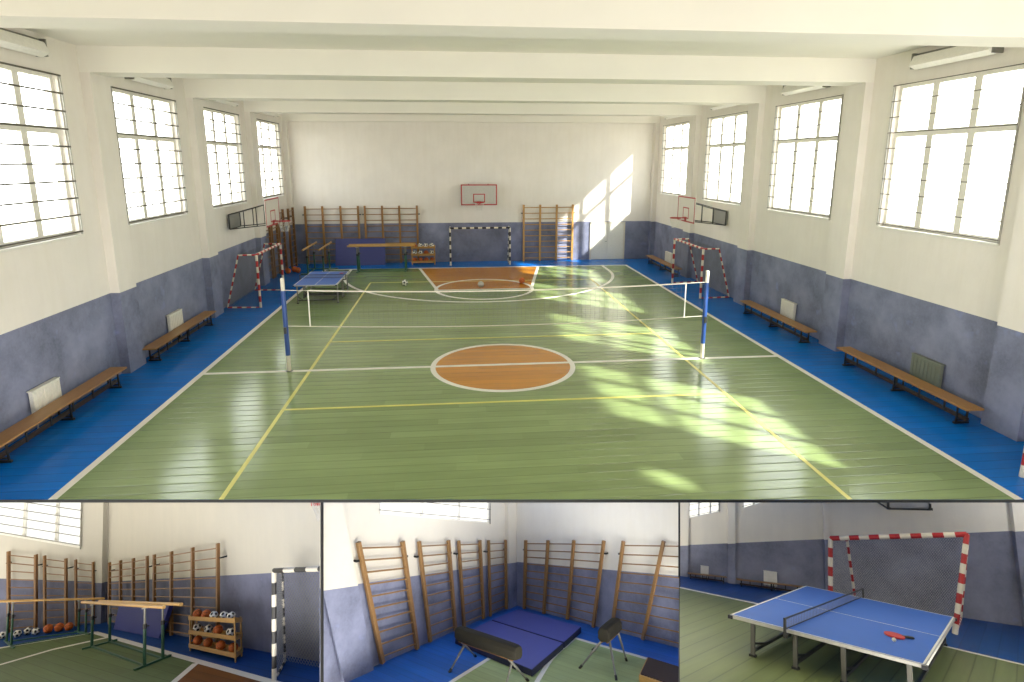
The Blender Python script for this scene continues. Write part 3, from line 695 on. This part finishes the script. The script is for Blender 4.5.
# ------------------------------------------------ volleyball posts and net
for x, lb in ((-5.39, 'tall blue volleyball post, left, beside the table tennis table'), (5.36, 'tall blue volleyball post, right, before the red goal')):
    R = root('volleyball_post', T(x, 14.87), lb, 'post', 'volleyball posts')
    MB().tube((0,0,.0), (0,0,.42), .05, 14).build('lower_pole', M_offw, R); MB().tube((0,0,.42), (0,0,2.07), .056, 14).build('padding_sleeve', M_poleb, R)
    MB().tube((0,0,2.07), (0,0,2.38), .048, 14).build('upper_pole', M_offw, R); MB().tube((0,0,0), (0,0,.015), .09, 16).box(-.03, .03, -.1, -.05, 1.0, 1.16).build('floor_socket', M_dark, R)
R = root('volleyball_net', T(0, 14.87), 'sagging pale volleyball net stretched between two blue posts', 'net')
sag = lambda x: .1*(1-(x/4.8)**2)
N = 24; xs = [-4.8+9.6*i/N for i in range(N+1)]
for nm, z, t, mt in (('top_tape', 2.06, .03, M_offw), ('bottom_tape', 1.15, .016, M_offw)):
    m = MB()
    for i in range(N): m.bar((xs[i], 0, z-sag(xs[i])), (xs[i+1], 0, z-sag(xs[i+1])), .012, t)
    m.build(nm, mt, R)
for x in (-4.8, 4.8): MB().bar((x, 0, 1.14), (x, 0, 2.07), .012, .028, up=(1,0,0)).build('side_tape', M_line, R)
m = MB()
for k in range(1, 8):
    for i in range(N):
        f = k/8; z = lambda x: 1.15+(2.06-1.15)*f-sag(x)
        m.tube((xs[i], 0, z(xs[i])), (xs[i+1], 0, z(xs[i+1])), .0016, 3, caps=False)
for i in range(81):
    x = -4.8+9.6*i/80; m.tube((x, 0, 1.15-sag(x)), (x, 0, 2.06-sag(x)), .0016, 3, caps=False)
m.build('net_mesh', M_netd, R)
m = MB()
for sg in (-1, 1):
    for z in (1.15, 2.06): m.tube((sg*4.8, 0, z), (sg*5.34, 0, z+.02), .008, 6)
m.build('net_rope', M_offw, R)

# ------------------------------------------------ far end equipment
net_table(T(-6.3, 23.5)@Rz(PI/2), 2.78, 1.52, .76, (.12, .46, .54, .88), .5, 'blue table tennis table by the left volleyball post in main hall', 1., .002)
parallel_bars(T(0, 0), [(-5.83, 28.98), (-5.83, 29.5), (-3.57, 29.5), (-3.57, 28.98)], (1.24,)*4, (.2, .21), 'parallel bars standing across before leaning navy mat in main hall', 1., 'parallel bars in the main hall')
parallel_bars(T(0, 0), [(-7.33, 28.5), (-8.05, 28.5), (-8.05, 29.9), (-7.33, 29.9)], (1.25,)*4, (.55, .5), 'parallel bars seen end-on in far left corner of main hall', 1., 'parallel bars in the main hall')
t = tag(MB().hexa([(-1.25,0,.0),(1.25,0,.0),(1.25,.1,.0),(-1.25,.1,.0),(-1.25,.42,1.32),(1.25,.42,1.32),(1.25,.52,1.30),(-1.25,.52,1.30)]).build('gym_mat', M_navy, None, .015, T(-6.0, 30.88)), 'large navy gym mat leaning on climbing bars in main hall', 'mat')
R, P, tz = rack(T(0, 0), [(-3.4, 30.78), (-2.21, 30.78), (-2.21, 31.14)], (.97, .97, .97), 'wooden three-tier ball rack by the far wall of main hall')
ordn = ('first', 'second', 'third', 'fourth', 'fifth')
for row, kinds, nm in ((2, 'bsss', 'top'), (1, 'ssbs', 'middle'), (0, 'bbbb', 'bottom')):
    for k, c in enumerate(kinds):
        p = P(.13+.245*k, .5, tz[row]); kind = 'basket' if c == 'b' else 'soccer'
        ball(T(0, 0), p.x, p.y, p.z-.005, .115, kind, '%s %s from left on %s shelf of main hall rack' % ('orange basketball' if c == 'b' else 'white football', ordn[k], nm), 'balls on the main hall rack')
ball(T(0, 0), -3.33, 25.42, .006, .13, 'soccer', 'white and black football alone on green floor left of key', 'loose balls in the main hall')
ball(T(0, 0), -.13, 24.75, .006, .13, 'volley', 'pale grey ball on orange key area of main hall', 'loose balls in the main hall')
ball(T(0, 0), 1.68, 25.45, .006, .13, 'basket', 'orange basketball on right side of the orange key area', 'loose balls in the main hall')
for k, (x, y) in enumerate(((-9.05, 28.85), (-8.84, 29.25), (-8.62, 28.95))):
    ball(T(0, 0), x, y, 0, .135, 'basket', 'orange basketball by left wall climbing bars, main hall, %s of three' % ('left', 'far', 'right')[k], 'basketballs by the left wall bars')
b = root('table_tennis_bat', T(-5.75, 24.4, .763)@Rz(.6), 'small red bat on far end of main hall table', 'bat')
MB().tube((0,0,0), (0,0,.014), .08, 20).build('blade', M_rub, b); MB().box(.07, .18, -.013, .013, 0, .02).build('handle', M_woodB, b)

# ================================================================== THE THREE SMALL ROOMS BELOW THE FLOOR EDGE
def frame_matrix(f):
    A, B, H, O = (Vector(f[k]) for k in 'ABHO'); H = A.cross(B).normalized(); A.normalize(); B = H.cross(A)
    return Matrix(((A.x, B.x, H.x, O.x), (A.y, B.y, H.y, O.y), (A.z, B.z, H.z, O.z), (0, 0, 0, 1)))
def wall_matrix(F, w): return F@T(w['o'][0], w['o'][1])@Rz(w['th'])
def line_z(a, b): return lambda u: a[1]+(b[1]-a[1])*(u-a[0])/(b[0]-a[0])

# ---------------------------------------------------------------- lower left room
D = DATA['P1']; F1 = frame_matrix(D['f']); L1 = wall_matrix(F1, D['L']); R1 = wall_matrix(F1, D['R']); dirR = D['R']['th']
fl = struct(MB().slab([(-5.9, -.9), (-1.4, -3.4)]+D['floorpoly'][2:], -.06, 0).build('floor', planks('blue_boards_left_room', lin(14, 62, 124), .35, dirR, .5, seam=.4, gl=.12, bm=.1), mw=F1))
MB().slab([D['line_end'][0], (2.9, -18.45), (-4.2, -10.2), (-5.39, -4.0)], 0, .003).build('court_surface', planks('green_boards_left_room', lin(92, 108, 68), .3, dirR, .5, seam=.4, gl=.12, bm=.1), fl)
MB().slab([D['key'][0], (2.9, -18.4), (-.1, -14.85)], .002, .005).build('key_area', planks('brown_boards_left_room', lin(112, 66, 28), .3, dirR, .5, gl=.12), fl)
for l in ([D['line_end'][0], (2.9, -18.45)], [D['line_end'][0], (-5.39, -4.0)], D['line_3pt'], [D['key'][0], (-.1, -14.85)]): zl = globals().get('zl', 0)+.0003; MB().strip(l, .17, .004, .009+zl).build('white_line', M_line, fl)
hb = line_z(D['win'][0], D['win'][1]); u0, u1 = -.9, D['win'][1][0]
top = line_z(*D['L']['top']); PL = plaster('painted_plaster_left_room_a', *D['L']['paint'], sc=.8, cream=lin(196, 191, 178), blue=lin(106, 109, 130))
m = MB(); m.prism([(-2.6, -.1), (u1, -.1), (u1, hb(u1)), (-2.6, hb(-2.6))], 0, .15); m.prism([(u1, -.1), (4.45, -.1), (4.45, top(4.45)), (u1, top(u1))], 0, .15)
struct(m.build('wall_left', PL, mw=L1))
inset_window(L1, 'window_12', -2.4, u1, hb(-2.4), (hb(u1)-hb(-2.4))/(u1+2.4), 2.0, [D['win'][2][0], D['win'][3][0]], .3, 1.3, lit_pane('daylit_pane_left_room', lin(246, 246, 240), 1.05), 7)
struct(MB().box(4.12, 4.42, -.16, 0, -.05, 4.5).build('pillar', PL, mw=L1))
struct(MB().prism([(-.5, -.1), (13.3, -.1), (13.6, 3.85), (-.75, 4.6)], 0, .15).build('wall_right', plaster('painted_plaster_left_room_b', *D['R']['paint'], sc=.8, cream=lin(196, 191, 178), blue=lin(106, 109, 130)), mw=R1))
for k, (p, w) in enumerate(zip(D['ladL'], ('nearest the left edge', 'middle', 'nearest the corner'))):
    wall_bars(L1, p, 'narrow climbing bars under window of lower left room, %s' % w, 'climbing bars in the lower left room', .2, (.95, .8, .7)[k], M_woodB)
for p, w in zip(D['ladR'], ('beside the corner', 'behind the ball rack')):
    wall_bars(R1, p, 'three-bay wooden climbing bars in lower left room, %s' % w, 'climbing bars in the lower left room', .2, .85, M_woodB)
parallel_bars(F1, D['pb2']['base'], D['pb2']['h'], (.25, .3), 'green parallel bars in front of leaning mat in lower left room', 1., 'parallel bars in the lower left room')
parallel_bars(F1, D['pb1']['base'], D['pb1']['h'], (.45, .25), 'green parallel bars at left edge of the lower left room', .85, 'parallel bars in the lower left room')
b = [Vector(p) for p in D['matlean']['b']]; tr, tl = Vector(D['matlean']['tr'][0]), Vector(D['matlean']['tl'][0]); q = Vector((.925, .379, 0))*.14
o = (b[0]+b[1])/2
tag(MB().hexa([v-o for v in (b[1], b[0], b[0]+q, b[1]+q, tl, tr, tr+q, tl+q)]).build('gym_mat', simple('mid_blue_vinyl', lin(56, 62, 134), .5, var=.08, scale=5), None, .02, F1@T(o.x, o.y)), 'blue gym mat leaning on climbing bars in lower left room', 'mat')
rk = D['rack']; R, P, tz = rack(F1, rk['p'], rk['h'], 'wooden three-tier rack full of balls in lower left room', 1.3)
g = 'balls on the lower left room rack'
for t_, row, items in ((tz[2], 'top', ((.13, .4, 'b'), (.33, .4, 'b'), (.52, .3, 's'), (.72, .4, 's'), (.88, .35, 's'))),
                       (tz[1], 'middle', ((.12, .4, 's'), (.38, .4, 's'), (.6, .35, 'b'), (.86, .35, 's'))),
                       (tz[0], 'bottom', ((.13, .4, 'b'), (.37, .35, 'b'), (.65, .35, 'b'), (.9, .4, 'b')))):
    for k, (u, v, c) in enumerate(items):
        p = P(u, v, t_)
        ball(F1, p.x, p.y, p.z+.01, .115 if c == 'b' else .103, 'basket' if c == 'b' else 'soccer', '%s %s from left on %s shelf of lower left room rack' % ('orange basketball' if c == 'b' else 'black and white football', ordn[k], row), g)
for k, (x, y, r) in enumerate(D['balls_floor']):
    x += .09 if k == 2 else 0; c = 'soccer' if k < 4 else 'basket'
    r *= .88; ball(F1, x, y, 0, r, c, '%s on floor by wall of lower left room, %s from left' % ('black and white football' if k < 4 else 'orange basketball', ordn[k if k < 4 else k-4]), 'balls along the wall of the lower left room')
g0 = Vector((*D['goal']['p'][0][:2], 0)); r0 = Vector((*D['goal']['p'][1][:2], 0)); dd = Vector((math.cos(dirR), math.sin(dirR), 0)); up = Vector((0, 0, 1)); z3 = Vector((0, 0, 0)); gt = [Vector(v)-g0 for v in D['gtop']]
goal(F1@T(g0.x, g0.y), z3, dd*3, gt[0], gt[0]+(gt[1]-gt[0]).normalized()*3, r0-g0+up*.03, r0-g0+dd*3+up*.03, gt[2], gt[2]+(gt[1]-gt[0]).normalized()*3,
     'black and white goal cut off at right of lower left room', BWm, .052, .24, (27, 19), .006, M_netd, cs=1.9)
hoop(R1@T(14.75, 0), 'backboard corner with red edge at top right of lower left room', 2.05, 1.1, 3.5, -.8)

# ---------------------------------------------------------------- lower middle room
D = DATA['P2']; F2 = frame_matrix(D['f']); L2 = wall_matrix(F2, D['L']); R2 = wall_matrix(F2, D['R']); dirR = D['R']['th']
q = [Vector((v[0], v[1])) for v in D['floorpoly']]; nl = Vector(D['L']['n'])*.12; nr = Vector(D['R']['n'])*.12
fl = struct(MB().slab([q[0], q[1]-nl, q[2]-nl, q[3]-nr, q[4]-nr, q[5]-nr, q[6]], -.04, 0).build('floor', planks('blue_boards_middle_room', lin(30, 98, 182), .16, dirR, .37, seam=.4, bm=.1), mw=F2))
c2 = D['line1'][2]; M_woodM = wood('middle_room_wood', lin(118, 86, 48), lin(150, 115, 70))
MB().slab([c2, D['line2'][1], (2.98, -6.07), (-1.19, -6.0)], 0, .002).build('court_surface', planks('green_boards_middle_room', lin(154, 170, 116), .16, dirR, .37, seam=.35, bm=.1), fl)
for l in ([c2, (-1.19, -6.0)], [c2, D['line2'][1]], D['arc']): zl = globals().get('zl', 0)+.0003; MB().strip(l, .08, .002, .005+zl).build('white_line', M_line, fl)
e0, e1 = D['L']['L'][1], D['L']['L'][0]; hb = line_z(D['win'][0], D['win'][1]); u0, u1 = D['win'][0][0], D['win'][1][0]; top = line_z(*D['L']['top'])
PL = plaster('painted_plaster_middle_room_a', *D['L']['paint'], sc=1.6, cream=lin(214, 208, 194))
m = MB(); m.prism([(e0[0], e0[1]-.02), (u0, -.02), (u0, top(u0)), (e1[0], top(e1[0]))], 0, .06); m.prism([(u0, -.02), (u1, -.02), (u1, hb(u1)), (u0, hb(u0))], 0, .06)
m.prism([(u1, -.02), (4.42, -.02), (4.42, top(4.42)), (u1, top(u1))], 0, .06)
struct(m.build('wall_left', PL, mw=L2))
inset_window(L2, 'window_13', u0, u1, hb(u0), (hb(u1)-hb(u0))/(u1-u0), .44, [D['win'][2][0], D['win'][3][0]], .22, .6, lit_pane('daylit_pane_middle_room', lin(255, 252, 244), 1.1), 3)
pf = [(-.769, -.12, 0), (-.134, -.12, 0), (-1.035, -.12, 2.838), (-1.437, -.12, 2.9), (-1.323, -.12, 1.5)]; pb = [(-.72, 0, 0), (-.134, 0, 0), (-1.035, 0, 2.838), (-1.338, 0, 2.89), (-1.223, 0, 1.464)]
struct(MB().add(pf+pb, [(0, 1, 2, 3, 4), (9, 8, 7, 6, 5)]+[(k, k+5, (k+1) % 5+5, (k+1) % 5) for k in range(5)]).build('pillar', PL, mw=L2))
struct(MB().box(3.97, 4.33, -.1, 0, -.01, 2.55).build('pillar', PL, mw=L2))
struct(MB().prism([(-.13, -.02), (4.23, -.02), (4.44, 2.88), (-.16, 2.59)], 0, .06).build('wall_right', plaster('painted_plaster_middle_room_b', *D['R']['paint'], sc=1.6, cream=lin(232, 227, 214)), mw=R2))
struct(MB().bar((-1.243, -.16, -.1), (-1.489, -.16, 2.93), .04, .03, up=(0, 1, 0)).build('trim_2', M_trim, mw=L2))
for k, (p, w) in enumerate(zip(D['ladL'], ('at far left beside pillar', 'second from left', 'third from left', 'in the corner'))):
    wall_bars(L2, p, 'single climbing bars on lower middle room left wall, %s' % w, 'climbing bars in the lower middle room', .1, (.72, .64, .58, .52)[k], M_woodM)
for p, w in zip(D['ladR'], ('three bays right of corner', 'two bays behind the short buck')):
    wall_bars(R2, p, 'wooden climbing bars on lower middle room right wall, %s' % w, 'climbing bars in the lower middle room', .1, .6, M_woodM)
q = [Vector(p) for p in D['mat']['q']]; th = D['mat']['th']
def mat_thing(c, label):
    o = sum(c, Vector())/4; o.z = 0
    R = root('gym_mat', F2@T(o.x, o.y), label, 'mat', 'gym mats on the floor of the lower middle room')
    lo = [Vector((v.x, v.y, 0))-o for v in c]; hi = [Vector((v.x, v.y, th-.004))-o for v in c]
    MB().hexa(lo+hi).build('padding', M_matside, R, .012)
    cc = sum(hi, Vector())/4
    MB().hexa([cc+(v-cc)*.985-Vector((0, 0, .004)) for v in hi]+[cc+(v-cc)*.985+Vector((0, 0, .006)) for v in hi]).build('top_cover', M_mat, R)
gap = lambda a, b: a+(b-a).normalized()*.022
mat_thing([gap(q[4], q[1]), q[1], q[2], gap(q[5], q[2])], 'blue gym mat half nearer the corner of lower middle room')
mat_thing([q[0], gap(q[4], q[0]), gap(q[5], q[3]), q[3]], 'blue gym mat half nearer the long vaulting horse')
h = D['horse']
vault(F2, h['feet'], .5, [(-.76, -4.6), (.284, -5.62)], .106, .11, 'long dark vaulting horse standing before blue mats', ((.12, 1), (.12, -1), (.88, -1), (.88, 1)), .015, 'vaulting apparatus in the lower middle room')
h = D['buck']
vault(F2, h['feet'], .565, [(1.735, -5.05), (2.08, -4.445)], .108, .114, 'short dark vaulting buck standing on green floor', ((.15, 1), (.8, 1), (.85, -1), (.2, -1)), .015, 'vaulting apparatus in the lower middle room')
p = [Vector((v[0], v[1], 0)) for v in D['board']]; v1 = (p[1]-p[0])*1.7; c4 = [p[0], p[0]+v1, p[3]+v1, p[3]]; o = sum(c4, Vector())/4; c4 = [v-o for v in c4]; up = Vector((0, 0, .11))
R = root('springboard', F2@T(o.x, o.y), 'low brown topped springboard at bottom right of lower middle room', 'springboard')
MB().hexa([v*1.0 for v in (c4[3], c4[2], c4[1], c4[0])]+[v+up for v in (c4[3], c4[2], c4[1], c4[0])]).build('wooden_frame', M_woodC, R, .008)
MB().hexa([v*.94+up for v in (c4[3], c4[2], c4[1], c4[0])]+[v*.94+up*1.15 for v in (c4[3], c4[2], c4[1], c4[0])]).build('carpet_top', simple('brown_carpet', lin(62, 46, 38), .9), R)

# ---------------------------------------------------------------- lower right room
D = DATA['P3']; F3 = frame_matrix(D['f']); W3 = wall_matrix(F3, D['W'])
fp = D['floorpoly']; fb = [fp[0], (-2.6, -1.45), (4.6, .55), (3.9, -4.6), (1.9, -4.9), fp[3]]; ang = D['table']['rect'][2]
fl = struct(MB().slab(fb, -.03, 0).build('floor', planks('blue_boards_right_room', lin(22, 72, 134), .2, ang+PI/2, .38, seam=.35, gl=.2, bm=.1), mw=F3))
ln = D['line']
MB().slab([ln[0], ln[2], ln[3], (4.2, -3.75), (3.9, -4.6), (1.9, -4.9), fp[3]], 0, .002).build('court_surface', planks('green_boards_right_room', lin(112, 122, 78), .2, ang+PI/2, .36, seam=.5, gl=.25, var=.12, ln=14., bm=.1), fl)
MB().strip(ln+[(4.2, -3.75)], .075, .002, .005).build('white_line', M_line, fl)
w1, w2 = D['win1'], D['win2']; tp = line_z(D['W']['top'][0], D['W']['top'][2])
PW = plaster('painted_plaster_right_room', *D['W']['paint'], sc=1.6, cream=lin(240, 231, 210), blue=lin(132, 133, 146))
b1 = line_z(w1[0], w1[1]); b2 = line_z(w2[0], w2[1]); a0, a1, c0, c1 = w1[0][0], w1[1][0], w2[0][0], w2[1][0]; el, et = D['W']['L'][1], D['W']['L'][0]
m = MB(); m.prism([(el[0], -.04), (a0, -.04), (a0, tp(a0)), (et[0], tp(et[0]))], 0, .05); m.prism([(a0, -.04), (a1, -.04), (a1, b1(a1)), (a0, b1(a0))], 0, .05)
m.prism([(a1, -.04), (c0, -.04), (c0, tp(c0)), (a1, tp(a1))], 0, .05); m.prism([(c0, -.04), (c1, -.04), (c1, b2(c1)), (c0, b2(c0))], 0, .05); m.prism([(c1, -.04), (7.1, -.04), (7.1, tp(7.1)), (c1, tp(c1))], 0, .05)
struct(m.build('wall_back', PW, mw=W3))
pn = lit_pane('daylit_pane_right_room', lin(252, 250, 240), 1.05)
inset_window(W3, 'window_14', a0, a1, b1(a0), (b1(a1)-b1(a0))/(a1-a0), .3, [w1[2][0], w1[3][0]], .1, .3, pn, 3)
inset_window(W3, 'window_15', c0, c1, b2(c0), (b2(c1)-b2(c0))/(c1-c0), .3, [c0+(c1-c0)*.55], .1, .3, pn, 3)
for u0, u1, d in ((-.03, .135, .067), (.823, .95, .067), (2.43, 2.5, .08), (5.34, 5.95, .1)):
    struct(MB().prism([(u0, 0), (u1, 0), (u1-.02, tp(u1)), (u0-.02, tp(u0))], -d, 0).build('pillar', PW, mw=W3))
struct(MB().bar((el[0]-.012, -.02, -.03), (et[0]-.012, -.02, et[1]), .03, .1, up=(0, 1, 0)).build('trim_3', M_trim, mw=W3))
struct(MB().bar((fp[0][0], fp[0][1], -.03), (fp[3][0], fp[3][1], -.03), .022, .06).build('trim_4', M_trim, mw=F3))
gp = [Vector((v[0], v[1], 0)) for v in D['goal']['p']]; o = (gp[0]+gp[1])/2; FL, FR, RL, RR = (v-o for v in gp); gt = [Vector(v)-o for v in D['gtop']]; up = Vector((0, 0, 1))
goal(F3@T(o.x, o.y), FL, FR, gt[0], gt[1], RL+up*.02, RR+up*.02, gt[2], gt[3], 'large red and white goal behind table in lower right room', RWm, .038, .14, (46, 24), .0012, M_netw)
M_legs = simple('worn_grey_legs', lin(96, 94, 86), .45, .3)
a, b, th_, L, W = D['table']['rect']
net_table(F3@T(a, b)@Rz(th_), L, W, .37, (.13, .37, .62, .93), (.33, .41), 'large blue table tennis table in lower right room', .85, .0018, legm=M_legs)
b0, b1_ = (Vector(v) for v in D['bat'][:2]); an = math.atan2((b1_-b0).y, (b1_-b0).x)
R = root('table_tennis_bat', F3@T(b0.x, b0.y, .374)@Rz(an), 'red rubber bat lying on blue table in lower right room', 'bat')
m = MB().slab([(.095*math.cos(2*PI*k/28), .13*math.sin(2*PI*k/28)) for k in range(28)], .0, .016); m.build('blade', M_rub, R, .003)
MB().prism([(.08, .002), (.19, .002), (.19, .02), (.08, .02)], -.024, .024).build('handle', M_dark, R, .003)
s_ = Vector(D['bat'][2]); o = tag(MB().sphere((0, 0, .021), .021, 16, 12).build('table_tennis_ball', M_offw, None, 0, F3@T(s_.x, s_.y, .372)), 'tiny white ball beside red bat on blue table', 'ball')
for (p0, p1), s_, lb in zip(D['bench'], (.28, .36), ('narrow wooden bench in lower right room, farther one at left', 'narrow wooden bench in lower right room, nearer the goal')):
    bench(W3@T(p0[0], -.15), p1[0]-p0[0], lb, 'benches in the lower right room', .11, p0[1], p1[1], s_)
for (p0, p1), lb in zip(D['rads'], ('pale radiator above farther bench in lower right room', 'pale radiator above nearer bench in lower right room')):
    radiator(W3@T(p0[0], 0), p1[0]-p0[0], .06, p0[1], lb, M_white, .05, 'radiators in the lower right room', .3)
pl = D['plate']; R = root('hoop_bracket', W3@T(pl[0][0], 0, 1.58), 'grey wall bracket of basketball hoop at top of lower right room', 'bracket')
sl = (pl[1][1]-pl[0][1])/(pl[1][0]-pl[0][0])*.4; w = pl[1][0]-pl[0][0]
MB().prism([(0, 0), (w, sl*w), (w, sl*w+.13), (0, .15)], -.03, 0).build('wall_plate', M_lgrey, R)
m = MB().bar((0, -.04, 0), (w, -.04, sl*w), .03, .03).bar((0, -.04, 0), (0, -.04, .12), .03, .03).bar((w, -.04, sl*w), (w, -.04, sl*w+.1), .03, .03).bar((0, -.04, 0), (-.2, -.1, .1), .025, .025).bar((0, -.05, -.012), (0, -.05, .03), .05, .05).bar((w, -.05, sl*w-.012), (w, -.05, sl*w+.03), .05, .05)
m.build('support_frame', M_dark, R)

# ================================================================== LIGHT AND CAMERA
wd = bpy.data.worlds.new('sky'); bpy.context.scene.world = wd; wd.use_nodes = True; nt = wd.node_tree; nt.nodes.clear()
out = nt.nodes.new('ShaderNodeOutputWorld'); bg_ = nt.nodes.new('ShaderNodeBackground'); tc = nt.nodes.new('ShaderNodeTexCoord'); sp = nt.nodes.new('ShaderNodeSeparateXYZ')
nt.links.new(tc.outputs['Generated'], sp.inputs[0]); cr = nt.nodes.new('ShaderNodeValToRGB')
mr = nt.nodes.new('ShaderNodeMapRange'); mr.inputs[1].default_value = -1; mr.inputs[2].default_value = 1; nt.links.new(sp.outputs[2], mr.inputs[0]); nt.links.new(mr.outputs[0], cr.inputs[0])
e = cr.color_ramp.elements; e[0].position = .28; e[0].color = (.1, .097, .09, 1); e[1].position = .42; e[1].color = (1, .972, .92, 1)
x = cr.color_ramp.elements.new(.8); x.color = (.92, .96, 1, 1)
nt.links.new(cr.outputs[0], bg_.inputs[0]); bg_.inputs[1].default_value = SKY; nt.links.new(bg_.outputs[0], out.inputs[0])
s = bpy.data.lights.new('sun', 'SUN'); s.energy = SUN; s.angle = math.radians(1.6); s.color = (1, .97, .91)
so = bpy.data.objects.new('sun', s); C.objects.link(so); so.rotation_euler = Vector((-1.115, .885, -1)).to_track_quat('-Z', 'Y').to_euler()
for side, M in ((-1, LW), (1, RW)):
    for a, b in WIN_L[(1 if side > 0 else 0):]:
        l = bpy.data.lights.new('window_portal', 'AREA'); l.shape = 'RECTANGLE'; l.size = 3.4; l.size_y = 3.4; l.cycles.is_portal = True
        lo = bpy.data.objects.new('window_portal', l); C.objects.link(lo); lo.location = (side*9.85, (a+b)/2, (ZW0+ZW1)/2)
        lo.rotation_euler = Vector((-side, 0, 0)).to_track_quat('-Z', 'Z').to_euler()
def room_fill(F, a, b, h, sx, sy, w, nm, tilt=0.):  # unseen area fill added to brighten a lower room
    l = bpy.data.lights.new(nm, 'AREA'); l.shape = 'RECTANGLE'; l.size = sx; l.size_y = sy; l.energy = w; l.color = (1, .97, .9)
    lo = bpy.data.objects.new(nm, l); C.objects.link(lo); lo.matrix_world = F@T(a, b, h)@Matrix.Rotation(tilt, 4, 'X')
room_fill(F1, -.5, -9.5, 4.9, 5, 5, FILL1, 'room_fill_light')
room_fill(F2, .4, -4.5, 2.95, 3.6, 1.8, FILL2, 'room_fill_light')
l = bpy.data.lights.new('front_fill_light', 'AREA'); l.shape = 'RECTANGLE'; l.size = 6; l.size_y = 3; l.energy = FILL3; l.color = (1, .98, .93)  # unseen fill added behind the camera to brighten the lower rooms
lo = bpy.data.objects.new('front_fill_light', l); C.objects.link(lo); lo.location = (6.4, -2.2, -1.2); lo.rotation_euler = Vector((-.02, 1, -.06)).to_track_quat('-Z', 'Z').to_euler()
cd = bpy.data.cameras.new('camera'); co = bpy.data.objects.new('camera', cd); C.objects.link(co)
co.location = (-1.175, 0, 5.147); co.rotation_euler = (PI/2-.206, 0, -.095)
cd.sensor_width = 36; cd.lens = 601.61*36/1024; cd.shift_y = -53/1024; cd.clip_end = 200
sc = bpy.context.scene; sc.camera = co
sc.view_settings.view_transform = 'Standard'; sc.view_settings.look = 'None'; sc.view_settings.gamma = 1; sc.view_settings.use_curve_mapping = False
sc.view_settings.exposure = EXPO
sc.cycles.max_bounces = 10; sc.cycles.diffuse_bounces = 6; sc.cycles.glossy_bounces = 3; sc.cycles.transparent_max_bounces = 12
sc.cycles.sample_clamp_indirect = 8; sc.cycles.use_denoising = True
sc.cycles.caustics_reflective = False; sc.cycles.caustics_refractive = False
